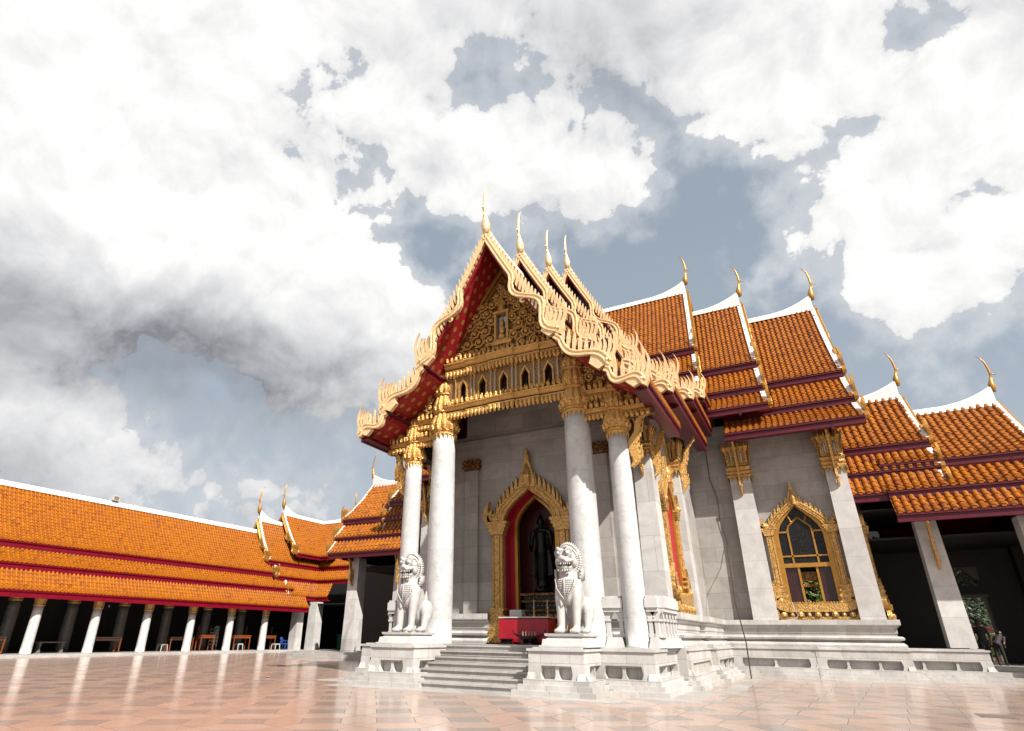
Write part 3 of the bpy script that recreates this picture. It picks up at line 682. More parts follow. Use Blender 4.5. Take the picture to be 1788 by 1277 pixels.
def bracket(parent, x, y, dx, dy, z0, z1, reach=.95, s=1.0):
    b = MB(); H = z1-z0; n = 22; inn, out = [], []
    for i in range(n+1):
        t = i/n; c = .02+reach*max(0, t-.12)**2.1*1.12+.10*s*math.sin(t*math.pi*4.2)*(1-.5*t)+.10*s*math.sin(min(1, t*1.9)*math.pi)
        w = (.02+.15*math.sin(min(1, t*1.75)*math.pi)**.8*(t < .57)+.09*(1-abs(2*t-1)**2)+.05*t)*s
        inn.append((max(.0, c-w*.5), z0+H*t)); out.append((c+w*.55, z0+H*t))
    f = lambda p, q, t: (x+dx*p-dy*t, y+dy*p+dx*t, q)
    b.ribbon(out, inn, f, -.06*s, .06*s)
    for L_ in (inn, out): b.tube([f(p, q, 0) for p, q in L_], .05*s, 6)
    for i in range(3, n, 2):
        p, q = out[i]; h = .20*s; b.ribbon([(p-.02, q-.07), (p+.10*s, q+.02), (p+.12*s, q+h+.06)], [(p-.02, q+.08), (p+.03*s, q+.10), (p+.10*s, q+h+.06)], f, -.045, .045)
    for (t, r) in ((.18, .10), (.34, .12), (.52, .08)):
        k = int(t*n); p, q = (inn[k][0]+out[k][0])/2, inn[k][1]
        b.tube([f(p+math.cos(a)*r*s*(1-a/8), q+math.sin(a)*r*s*(1-a/8), .07*s) for a in np.linspace(0, 5.5, 10)], .03*s, 5)
    return ob('eave_bracket', b, 'gold_fine', parent)
for s_ in (1, -1):
    X = lambda a, b: (min(s_*a, s_*b), max(s_*a, s_*b))
    pier(*X(4.65, 5.5), 23.85, 24.85, 2.45, 8.75, 9.95, brk=((s_, 0), (0, -1)))
    pier(*X(4.9, 5.75), 28.85, 29.8, 2.45, 9.1, 10.6, brk=((s_, 0), (0, -1)))
    pier(*X(7.45, 8.6), 34.3, 34.98, 2.45, 9.75, 11.62)
    pier(*X(12.05, 13.08), 34.3, 35.4, 2.45, 9.75, 11.62)
    pier(*X(15.35, 16.35), 35.9, 36.9, 1.35, 7.1, None, zb=4.75)
    pier(*X(19.1, 20.1), 35.2, 36.2, .45, 6.9, None, zb=4.9)
    p = pier(*X(2.85, 3.55), 24.02, 24.25, 2.45, 9.0, None, name='pilaster', m='marble_wall', brk=(), taper=.0)
    k = MB(); k.box(*X(2.78, 3.62), 23.95, 24.3, 9.02, 9.55); k.box(*X(2.72, 3.68), 23.9, 24.3, 9.15, 9.22); k.box(*X(2.72, 3.68), 23.9, 24.3, 9.36, 9.43); ob('capital', k, 'gold_back', p)
k = MB(); k.box(-4.6, 4.6, 24.06, 24.21, 10.35, 10.55); ob('cornice', k, 'marble_wall', hall)
# wall foot moulding
prof = [(.0, 1.28), (.46, 1.28), (.46, 1.42), (.38, 1.50), (.26, 1.56), (.26, 1.60), (.42, 1.64), (.44, 1.72), (.36, 1.78), (.20, 1.80), (.20, 1.88), (.24, 1.92), (.24, 2.12), (.34, 2.2), (.34, 2.24), (.42, 2.26), (.42, 2.49), (.0, 2.5)]
for s_ in (1, -1):
    pth = [(1.7, 24.02), (5.5, 24.02), (5.5, 28.8), (5.75, 28.8), (5.75, 34.35), (13.1, 34.35), (13.1, 36.6), (12.9, 36.6), (12.9, 42)]
    if s_ < 0: pth = [(-a, b) for a, b in pth][::-1]; pth[-1] = (-2.1, 24.02)
    q = MB(); q.profile(pth, prof); ob('plinth', q, 'marble_base', hall)
# ------------------------------------------------ platform with scroll feet
platform = MB(); platform.box(-4.3, 4.3, 20.55, 25, .3, 1.3); platform.box(-6.0, 6.0, 23.2, 34.5, .3, 1.3)
platform.box(-13.2, 13.2, 34.2, 42, .3, 1.29); platform.box(-20.5, -13.2, 35.6, 42.5, .0, .55)
platform.box(13.2, 16.0, 36.0, 42.5, .0, 1.29)
ob('platform', platform, 'marble_step', hall)
def foot_block(x0, x1, y0, y1, faces, zt=1.27, zb=.43, name='platform_block', legs=2, mids=1, nofoot=()):
    # faces: which sides carry feet: 'F' (-Y), 'R' (+X), 'L' (-X)
    b = MB(); i_ = .24
    b.box(x0+(i_ if 'L' in faces else 0), x1-(i_ if 'R' in faces else 0), y0+(i_ if 'F' in faces else 0), y1, zb, .85)
    fl = .05
    z0 = .80; v = []
    b.box(x0, x1, y0, y1, .80, 1.20); b.box(x0-.05, x1+.05, y0-.05, y1, 1.20, zt)
    b.box(x0+.1, x1-.1, y0+.1, y1, zt, zt+.04)
    def leg(F, a, dr, wd=.42):           # curved foot: vertical outside, flared toe away (dr)
        n = 8; inner = []; 
        for k in range(n+1):
            t = k/n; q = .80-(.80-zb)*t; inner.append((a+dr*(wd-.05*math.sin(t*math.pi/2)+.16*max(0, t-.6)), q))
        outer = [(a-dr*(.20*max(0, k/n-.35)**1.3), .80-(.80-zb)*k/n) for k in range(n+1)]
        b.ribbon(outer, inner, F, -.02, .22)
    def post(F, a):
        n = 6; Lq = [(a-.05-.05*abs(2*k/n-1)**3, .80-(.80-zb)*k/n) for k in range(n+1)]; Rq = [(a+.05+.05*abs(2*k/n-1)**3, q) for k, (_, q) in enumerate(Lq)]
        b.ribbon(Lq, Rq, F, .06, .25)
    def side(F, a0, a1):
        leg(F, a0, 1); leg(F, a1, -1)
        for k in range(mids): post(F, a0+(a1-a0)*(k+1)/(mids+1))
        for t_ in (0,): b.ext([(a0+.3, .75), (a1-.3, .75), (a1-.3, .80), (a0+.3, .80)], F, .1, .22)
    if 'F' in faces: side(lambda p, q, t: (p, y0+t, q), x0, x1)
    if 'R' in faces: side(lambda p, q, t: (x1-t, p, q), y0, y1)
    if 'L' in faces: side(lambda p, q, t: (x0+t, p, q), y0, y1)
    for k, (e, za, zb_) in enumerate(((.42, 0.0, .14), (.28, .14, .285), (.14, .285, .43))):
        b.box(x0-(e if 'L' in faces else 0), x1+(e if 'R' in faces else 0), y0-(e if 'F' in faces else 0), y1+(.0), za, zb_)
    return ob(name, b, 'marble_base', hall)
for s_ in (1, -1):
    def X(a, b, s_=s_): return (a, b) if s_ > 0 else (-b, -a)
    A_ = 'FR' if s_ > 0 else 'FL'; B_ = 'FRL'
    foot_block(*X(2.17, 3.98), 18.2, 20.4, B_)
    foot_block(*X(3.7, 5.68), 19.76, 23.4, A_)
    foot_block(*X(4.3, 6.08), 23.35, 28.3, A_, mids=2)
    foot_block(*X(4.5, 6.32), 28.25, 34.0, A_, mids=2)
    foot_block(*X(6.32, 10.0), 33.58, 36, 'F', mids=1)
    foot_block(*X(9.9, 13.55), 33.56, 36.5, A_, mids=2)
    if s_ > 0: foot_block(*X(12.9, 16.6), 35.5, 37.5, A_, mids=2)
# ------------------------------------------------ steps
st = MB(); n = 7
for i in range(n):
    y0 = 18.2+i*.36; zt = (i+1)*1.3/n; zb = i*1.3/n
    st.box(-2.3, 2.3, y0, 21.4, zb+.002*i, zt-.055); st.box(-2.3, 2.3, y0-.05, 21.4, zt-.055, zt)
ob('steps', st, 'marble_step', hall)
st = MB()
for i in range(3): st.box(16.9, 24, 35.9+i*.4, 46, i*.2, (i+1)*.2); st.box(-24, -15.2+i*-.4, 34.2+i*.35, 37, i*.15, (i+1)*.15)
ob('side_steps', st, 'marble_step', hall)
# ------------------------------------------------ columns
def leafmod(n, a=.07):
    return lambda k, ang: 1+a*np.abs(np.cos(ang*n/2))
def capital(par, x, y, z0, bulbs, r):
    c = MB()
    prof = [(r*1.0, 0), (r*1.1, .02), (r*1.12, .10), (r*1.04, .13), (r*1.16, .17), (r*1.16, .23), (r*1.0, .27)]
    c.lathe(prof, (x, y, z0), 24)
    for i in range(18):
        a = i*2*math.pi/18; c.tube([(x+math.cos(a)*r*1.06, y+math.sin(a)*r*1.06, z0+.03), (x+math.cos(a)*r*1.05, y+math.sin(a)*r*1.05, z0-.2)], [.07*r/.5, .005], 5)
    z = z0+.25
    for bi, (h, rb, rt) in enumerate(bulbs):
        pr = []
        for k in range(9):
            t = k/8; rad = rb*(1-.06*t)*(.82+.30*math.sin(min(1, t*1.5+.1)*math.pi)**.8*(1-t)) if t < .6 else None
            rad = rb*(.86+.16*math.sin(t*math.pi*1.1)) if t < .45 else rb*(1.0-(t-.45)/.55*(1-rt/rb))
            pr.append((rad, z+h*.86*t))
        c.lathe([(a, b) for a, b in pr], (x, y, 0), 48, leafmod(12, .13))
        for row, (tz, rr, hh) in enumerate(((.0, 1.0, .36),)):
            n = 12
            for i in range(n):
                a = (i+.5*row)*2*math.pi/n; ra = rb*rr; ca, sa = math.cos(a), math.sin(a)
                c.tube([(x+ca*ra*.97, y+sa*ra*.97, z+h*tz), (x+ca*ra*1.08, y+sa*ra*1.08, z+h*(tz+hh*.5)), (x+ca*ra*1.0, y+sa*ra*1.0, z+h*(tz+hh))], [.09*rb/.5, .085*rb/.5, .01], 5)
        z += h*.86
        c.lathe([(rt*1.12, z), (rt*1.28, z+.03), (rt*1.28, z+.08), (rt*1.12, z+h*.14)], (x, y, 0), 24)
        z += h*.14
    c.lathe([(rt*1.0, z), (rt*1.15, z+.15), (rt*.9, z+.3)], (x, y, 0), 20, leafmod(10, .12))
    return ob('capital', c, 'gold_fine', par, smooth=False)
for i, x in enumerate((-4.81, -3.2, 3.2, 4.81)):
    inner = abs(x) < 4; rb, rt = (.565, .51) if inner else (.41, .375); zt = 9.95 if inner else 8.82
    c = MB(); H = zt-1.3
    c.lathe([(rb*1.04, 1.30), (rb*1.04, 1.36)]+[(rb+(rt-rb)*(t/10)+.012*math.sin(t/10*math.pi), 1.36+(H-.06)*t/10) for t in range(11)], (x, 21.4, 0), 40)
    co = ob('column', c, 'column', hall, smooth=True)
    if inner: capital(co, x, 21.4, zt, ((.95, .60, .44), (.9, .50, .38), (.75, .46, .30)), rt)
    else:
        capital(co, x, 21.4, zt, ((.85, .47, .34), (.8, .42, .30)), rt)
        bracket(co, x+math.copysign(.42, x), 21.4, math.copysign(1, x), 0, 7.5, 9.75, reach=1.0, s=1.25)
# ------------------------------------------------ pediment and entablature
YP = 21.15
def FP(dy): return lambda p, q, t: (p, YP-dy-t, q)
def under(x):                       # height of the roof underside at |x|
    for a, b, sg in T1:
        if x <= b[0]:
            s = max(0, (x-a[0])/(b[0]-a[0])); return a[1]+(b[1]-a[1])*s-sg*math.sin(math.pi*s)-.3
    return T1[-1][1][1]-.3
pd = MB()
xs = np.linspace(0, 3.55, 15)
for s_ in (1, -1):
    pd.ribbon([(s_*x, under(x)) for x in xs], [(s_*x, 13.0) for x in xs], FP(-.35), 0, .35)
    xo = np.linspace(3.5, 5.35, 8); pd.ribbon([(s_*x, under(x)) for x in xo], [(s_*x, 10.2) for x in xo], FP(-.45), 0, .35)
    xo = np.linspace(5.3, 6.3, 6); pd.ribbon([(s_*x, under(x)) for x in xo], [(s_*x, 9.5) for x in xo], FP(-.45), 0, .35)
ped = ob('pediment', pd, 'gold_back', hall)
fr = MB()
def sloped_edge(x): return 17.95-(17.95-13.35)*x/3.45
for s_ in (1, -1):
    fr.tube([(0, YP-.05, 17.95), (s_*3.45, YP-.05, 13.35)], .075, 6); fr.tube([(s_*.0, YP-.02, 17.6), (s_*3.2, YP-.02, 13.35)], .04, 6)
    fr.ribbon([(0, 18.15), (s_*3.6, 13.45)], [(0, 17.92), (s_*3.45, 13.3)], FP(0), -.1, .06)
    fr.ribbon([(s_*3.7, 12.6), (s_*5.45, 10.95)], [(s_*3.7, 12.42), (s_*5.3, 10.85)], FP(-.1), -.1, .08)
    fr.tube([(s_*3.62, YP+.05, 12.62), (s_*5.25, YP+.05, 10.95)], .06, 6)
    for i in range(22):              # little flames inside the raking edge
        t = (i+.5)/22; x = 3.35*t; z = 17.8-(17.8-13.4)*t
ob('raking_frame', fr, 'gold_plain', ped)
sc = MB(); r2 = random.Random(3)
def spiral(mb, x, z, R0, y, hand, ph, th=.05, turns=1.6):
    n = 20; P = []; rr = []
    for i in range(n):
        t = i/(n-1); a = ph+hand*t*turns*2*math.pi; r = R0*(1-.86*t); P.append((x+math.cos(a)*r, y-.05-.07*t, z+math.sin(a)*r)); rr.append(th*(1-.25*t))
    mb.tube(P, rr, 6)
    mb.ball((x, y-.1, z), th*1.7, 6, 4)
    for k in range(5):               # leaves thrown off the scroll
        a = ph+hand*(k*.9+.3); r = R0*(1-.05*k); px, pz = x+math.cos(a)*r, z+math.sin(a)*r
        ta = a+hand*.9; mb.tube([(px, y-.05, pz), (px+math.cos(ta)*R0*.38, y-.12, pz+math.sin(ta)*R0*.38), (px+math.cos(ta+hand*.6)*R0*.62, y-.1, pz+math.sin(ta+hand*.6)*R0*.62)], [th*.9, th*.8, .006], 5)
z = 13.75; row = 0
while z < 17.6:
    R0 = .30-.012*row; half = (17.8-z)/(17.8-13.35)*3.35-.22
    x = (R0*1.08 if row % 2 == 0 else 0.0)
    while x < half:
        for s_ in ((1, -1) if x > .05 else (1,)):
            if not (abs(x) < .52 and 13.9 < z < 16.0): spiral(sc, s_*x, z, R0*.95, YP-.02, s_, .7+r2.random(), .048)
        x += R0*2.15
    z += R0*1.72; row += 1
for s_ in (1, -1):
    for x, z, r in ((3.95, 11.55, .25), (4.35, 11.2, .22), (3.95, 11.95, .18), (4.75, 10.95, .16), (5.5, 10.35, .16), (5.05, 10.6, .14)): spiral(sc, s_*x, z-.1, r, YP+.1, s_, .4, .042)
ob('scrollwork', sc, 'gold_fine', ped)
nb = MB()     # central shrine niche of the pediment
nb.box(-.42, .42, YP-.16, YP+.05, 14.0, 14.14); nb.box(-.5, .5, YP-.2, YP, 13.86, 14.0); nb.box(-.36, -.26, YP-.2, YP, 14.14, 15.5); nb.box(.26, .36, YP-.2, YP, 14.14, 15.5); nb.box(-.42, .42, YP-.24, YP, 15.5, 15.62)
nb.tube([(0, YP-.1, 15.6), (0, YP-.1, 16.0), (0, YP-.1, 16.6)], [.22, .12, .01], 8)
nb.lathe([(.16, 14.14), (.18, 14.3), (.08, 14.42), (.13, 14.55), (.14, 14.75), (.06, 14.85), (.09, 14.95), (.085, 15.05), (.03, 15.2), (.005, 15.4)], (0, YP-.1, 0), 10)
s2 = ob('pediment_shrine', nb, 'gold_fine', ped)
k = MB(); k.box(-.27, .27, YP-.012, YP-.004, 14.14, 15.5); ob('mirror_ground', k, 'silver', s2)
# cornices with hanging lotus fringe
def pendants(mb, x0, x1, y, z, step=.205, h=.31, w=.085, hang=True, axis='x', c=0):
    n = int(round(abs(x1-x0)/step))
    for i in range(n):
        x = x0+(x1-x0)*(i+.5)/n; p = (x, y) if axis == 'x' else (y, x)
        mb.tube([(p[0], p[1], z+.03), (p[0], p[1]-.03, z-h*.25), (p[0], p[1]-.05, z-h*.62), (p[0], p[1]-.02, z-h)], [.07, w*1.15, w*1.05, .04], 6)
def cornice(x0, x1, y, z0, prof, step, fr_h=.36, name='cornice', back=.35, jut=True):
    e = MB(); fr_h *= .86
    segs = [(x0, x1, 0.0)]
    if jut: segs += [(-.62*abs(x1-x0)/2, .62*abs(x1-x0)/2, .07), (-.22*abs(x1-x0)/2, .22*abs(x1-x0)/2, .14)]
    for a, b, j in segs:
        P = [(y-(o+j), z0+q) for o, q in prof]+[(y+back, z0+prof[-1][1]), (y+back, z0+prof[0][1])]
        e.ext(P, lambda p, q, t: (t, p, q), a, b)
    co = ob(name, e, 'gold_fine', hall)
    f = MB(); h = (x1-x0)/2
    if jut:
        for a, b, j in ((x0, -.62*h, 0), (-.62*h, -.22*h, .07), (-.22*h, .22*h, .14), (.22*h, .62*h, .07), (.62*h, x1, 0)): pendants(f, a, b, y-.06-j, z0+.02, step, fr_h)
    else: pendants(f, x0, x1, y-.06, z0+.02, step, fr_h)
    ob('lotus_fringe', f, 'gold_fine', co)
    b_ = MB(); d = MB()
    for a, b, j in segs:                                  # blue-green enamel line and bead course
        d.box(a, b, y-j-prof[1][0]-.012, y-j, z0+.115, z0+.135)
    ob('enamel_line', d, 'bronze', co)
    up = MB(); pendants(up, x0+.05, x1-.05, y-.2, z0+prof[-1][1]-.02, step*1.25, -.24, .07); ob('leaf_cresting', up, 'gold_fine', co)
    return co
PR = [(.06, 0), (.12, .05), (.12, .12), (.07, .15), (.14, .20), (.20, .27), (.20, .36), (.26, .40), (.26, .46), (.05, .50)]
cornice(-3.0, 3.0, YP-.05, 12.95, PR, .2)
cornice(-2.9, 2.9, YP-.05, 10.85, [(a, b*.85) for a, b in PR], .2)
for s_ in (1, -1):
    for (a, b, z) in ((3.55, 4.6, 10.55), (3.55, 4.6, 9.72), (5.0, 6.2, 9.62)):
        x0, x1 = (a, b) if s_ > 0 else (-b, -a); cornice(x0, x1, YP+.12, z, [(p*.75, q*.6) for p, q in PR], .19, .26, jut=False)
    k = MB()
    for i in range(3):
        x = s_*(3.85+i*.27); k.tube([(x, YP+.2, 10.02), (x, YP+.1, 10.16), (x, YP+.12, 10.36), (x, YP+.2, 10.52)], [.05, .12, .09, .1], 8); k.ball((x, YP+.12, 10.3), .11, 8, 5)
        pendants(k, x-.13, x+.13, YP+.16, 10.0, .13, -.16, .05)
    k.box(*sorted((s_*3.6, s_*4.6)), YP+.22, YP+.4, 9.9, 10.56); ob('panel', k, 'gold', hall)
# arcade band with five pointed niches
NA = [(-.17, 11.42), (-.17, 11.8), (-.17, 12.0), (-.185, 12.06), (-.165, 12.12), (-.13, 12.2), (-.09, 12.28), (-.04, 12.36), (0, 12.46)]
NA = NA+[(-x, z) for x, z in NA[:-1][::-1]]
ar = MB(); nc = [(-2.05, 1.0), (-1.02, 1.0), (0.05, 1.0), (1.1, 1.0), (2.2, 1.0)]
edges = [-2.85, -1.53, -.48, .58, 1.65, 2.85]
for (xc_, _), e0, e1 in zip(nc, edges, edges[1:]): hole_plate(ar, FP(.02), e0, e1, 11.3, 12.98, xc_, NA, -.06, .03)
arc = ob('arcade', ar, 'lattice', hall)
for i, (xc_, _) in enumerate(nc):
    nn = MB(); out = [(x*1.35, (z-11.42)*1.12+11.42) for x, z in NA]
    nn.ribbon([(xc_+x, z) for x, z in out], [(xc_+x, z) for x, z in NA], FP(.02), .03, .10)
    for e in (-.43, .43):
        nn.box(xc_+e-.05, xc_+e+.05, YP-.13, YP-.04, 11.4, 12.62, .01); nn.box(xc_+e-.075, xc_+e+.075, YP-.16, YP-.04, 12.62, 12.86)
        nn.box(xc_+e-.075, xc_+e+.075, YP-.16, YP-.04, 11.36, 11.52)
    for e in (-.28, 0, .28): nn.tube([(xc_+e, YP-.14, 11.36), (xc_+e, YP-.17, 11.45), (xc_+e, YP-.14, 11.64)], [.09, .075, .005], 6)
    no = ob('niche', nn, 'gold_fine', arc)
    bx = MB(); bx.box(xc_-.3, xc_+.3, YP+.22, YP+.25, 11.3, 12.6); bx.box(xc_-.3, xc_-.27, YP+.03, YP+.22, 11.3, 12.6); bx.box(xc_+.27, xc_+.3, YP+.03, YP+.22, 11.3, 12.6); bx.box(xc_-.3, xc_+.3, YP+.03, YP+.22, 11.3, 11.42)
    ob('recess', bx, 'red_dark', no)
    fg = MB(); fg.lathe([(.15, 0), (.16, .06), (.09, .12), (.15, .16), (.10, .24), (.11, .36), (.05, .44), (.07, .5), (.06, .58), (.01, .72)], (xc_, YP+.1, 11.42), 10)
    ob('seated_figure', fg, 'bronze', no)
    sv = MB()
    for e in (-.43, .43): sv.box(xc_+e-.022, xc_+e+.022, YP-.138, YP-.128, 11.6, 12.5)
    ob('mirror_strip', sv, 'silver', no)
# purlins crossing the red soffit
for s_ in (1, -1):
    for x, z, h in ((1.75, 15.9, .16), (3.25, 12.62, .34), (3.42, 12.95, .14), (4.3, 11.75, .14), (5.15, 10.74, .34), (5.3, 11.0, .14), (6.1, 9.95, .22)):
        b = MB(); b.box(s_*x-.11, s_*x+.11, 19.72, 21.1, z-h/2, z+h/2); ob('purlin', b, 'beam', F1)
# side eaves of the porch: beam over columns and ceiling
k = MB()
for s_ in (1, -1): k.box(*sorted((s_*4.55, s_*5.1)), 21.2, 24.3, 9.3, 9.9)
k.box(-3.7, 3.7, 21.3, 24.3, 12.7, 12.85); ob('porch_ceiling', k, 'ceiling', hall)
# ------------------------------------------------ gilded spired frames
def arch_scale(A, kx, dz, base): return [(x*kx, base+(z-base)*1.0+dz*max(0, (z-base))/(A[len(A)//2][1]-base)) for x, z in A]
def frame(par, f, xc_, A, zs, jw, z0, zfoot, outer_apex, ear, name='frame', fins=11, m='gold', deep=.32, foot=1.0, teeth=None):
    """A inner arch outline (half-width,z); jw jamb width; f(p,q,t) t = out of the wall"""
    mb = MB(); hw = -A[0][0]; za = A[len(A)//2][1]
    for s_ in (1, -1):
        x0, x1 = xc_+s_*hw, xc_+s_*(hw+jw)
        mb.box(min(x0, x1), max(x0, x1), 0.0, deep*.55, z0, zs, f=lambda p, q, r: f(p, r, q))
        mb.box(min(x0+s_*jw*.3, x1-s_*jw*.3), max(x0+s_*jw*.3, x1-s_*jw*.3), deep*.5, deep*.68, z0+foot*1.2, zs-foot*.4, f=lambda p, q, r: f(p, r, q))
        for (x_) in (x0+s_*.05, x1-s_*.05):
            mb.tube([f(x_, z0+.3, deep*.55), f(x_, zs, deep*.55)], .045, 6)
        z = zfoot; 
        for w, h in ((1.75, .34), (1.35, .16), (1.62, .30), (1.2, .14), (1.4, .22), (1.05, .12), (1.22, .16)):
            w_, h_ = jw*w*.62, h*foot; cx = xc_+s_*(hw+jw*.5)
            k = [(cx-w_*.8, z), (cx-w_, z+h_*.5), (cx-w_*.75, z+h_), (cx+w_*.75, z+h_), (cx+w_, z+h_*.5), (cx+w_*.8, z)]
            mb.ext(k, f, 0, deep*(.75+.25*w/1.75)); z += h_
        z = zs-.55*foot
        for w, h in ((1.1, .14), (1.3, .16), (1.55, .18), (1.8, .12)):
            w_, h_ = jw*w*.58, h*foot; cx = xc_+s_*(hw+jw*.5); mb.box(cx-w_, cx+w_, 0, deep*(.7+.25*w/1.8), z, z+h_, f=lambda p, q, r: f(p, r, q)); z += h_
        # ears: naga crests at the springing
        ex = xc_+s_*(hw+jw*.62)
        f2 = lambda p, q, t: f(p, q, deep*.45+t)
        for dx, h in ((.38, 1.0), (.22, .62), (.08, .45)): horn(mb, f2, ex+s_*dx*ear, zs+.02, h*ear, s_*.55, .30*ear, .22, 1.6)
        mb.ball(f(ex+s_*.12*ear, zs+.18*ear, deep*.4), .26*ear, 8, 6, (1.2, .7, .8))
    # arch band
    inner = [(xc_+x, z) for x, z in A[2:-2]]; n = len(inner)
    outA = [(xc_+x*(1+jw*.8/hw), zs+(z-zs)*(1+jw*.75/(za-zs))) for x, z in A[2:-2]]
    mb.ribbon(outA, inner, f, 0.0, deep*.6)
    for L_, r in ((inner, .05), (outA, .06), ([((a[0]+b[0])/2, (a[1]+b[1])/2) for a, b in zip(inner, outA)], .05)):
        mb.tube([f(x, z, deep*.6) for x, z in L_], r, 6)
    # flames
    apex = outer_apex
    half = [p for p in outA if p[0] <= xc_+.001]
    for s_ in (1, -1):
        P = [(xc_-(p[0]-xc_)*s_, p[1]) for p in half]
        acc = [0]
        for a, b in zip(P, P[1:]): acc.append(acc[-1]+math.hypot(a[0]-b[0], a[1]-b[1]))
        for i in range(fins):
            t = (i+.4)/fins*acc[-1]; j = max(k for k in range(len(acc)-1) if acc[k] <= t); q = (t-acc[j])/(acc[j+1]-acc[j])
            x = P[j][0]+(P[j+1][0]-P[j][0])*q; z = P[j][1]+(P[j+1][1]-P[j][1])*q; dx_, dz_ = (P[j+1][0]-P[j][0]), (P[j+1][1]-P[j][1]); l = math.hypot(dx_, dz_); dx_, dz_ = dx_/l, dz_/l
            h = jw*(1.0+.25*i/fins); w = acc[-1]/fins*.42
            pl = [(x-dx_*w, z-dz_*w-.05), (x+dx_*w, z+dz_*w-.05), (x+dx_*w*.9+s_*.05*h, z+dz_*w+h*.6), (x+dx_*w*.4+s_*.02, z+h*1.0), (x-dx_*w*.9, z-dz_*w+h*.45)]
            mb.ext(pl, f, deep*.12, deep*.62)
    top = outA[n//2][1]
    sp = [(0, top-.5), (.42, top-.35), (.40, top), (.24, top+.35*(apex-top)), (.13, top+.55*(apex-top)), (.09, top+.75*(apex-top)), (.0, apex)]
    k = jw/.55
    mb.ext([(xc_+a*k, b) for a, b in sp[1:]]+[(xc_-a*k, b) for a, b in sp[1:-1][::-1]], f, deep*.15, deep*.8)
    mb.tube([f(xc_, top-.3, deep*.7), f(xc_, top+.1*(apex-top), deep*.85), f(xc_, top+.5*(apex-top), deep*.6), f(xc_, apex-.05, deep*.4)], [.2*k, .24*k, .1*k, .02], 8)
    return ob(name, mb, m, par)
fD = lambda p, q, t: (p, 24.2-t, q)
door = ob('doorway', MB().box(-1.75, 1.35, 24.2, 25.6, 1.295, 1.31), 'marble_step', hall)
dfr = frame(door, fD, -.2, DOOR, 6.35, .52, 1.35, 1.35, 9.72, 1.0, fins=10, deep=.42, foot=.95)
rv = MB()
D2 = [(x*.80, z if z < 6.3 else 6.2+(z-6.2)*.9) for x, z in DOOR]
rv.ribbon([(-.2+x*1.0, z) for x, z in DOOR], [(-.2+x*.985, z) for x, z in DOOR], fD, -.55, -.02)
rv.ribbon([(-.2+x, z) for x, z in DOOR], [(-.2+x, z) for x, z in D2], fD, -.62, -.52); ob('red_reveal', rv, 'red_panel', door)
gi = MB(); D3 = [(x*.70, z if z < 6.3 else 6.2+(z-6.2)*.82) for x, z in DOOR]
gi.ribbon([(-.2+x, z) for x, z in D2], [(-.2+x, z) for x, z in D3], fD, -.75, -.5); ob('gilt_moulding', gi, 'gold_plain', door)
bk = MB(); bk.box(-1.5, 1.1, 25.75, 25.8, 1.3, 8.6); bk.box(-1.42, -1.38, 24.8, 25.8, 1.3, 8); bk.box(.98, 1.02, 24.8, 25.8, 1.3, 8); ob('niche_lining', bk, 'red_dark', door)
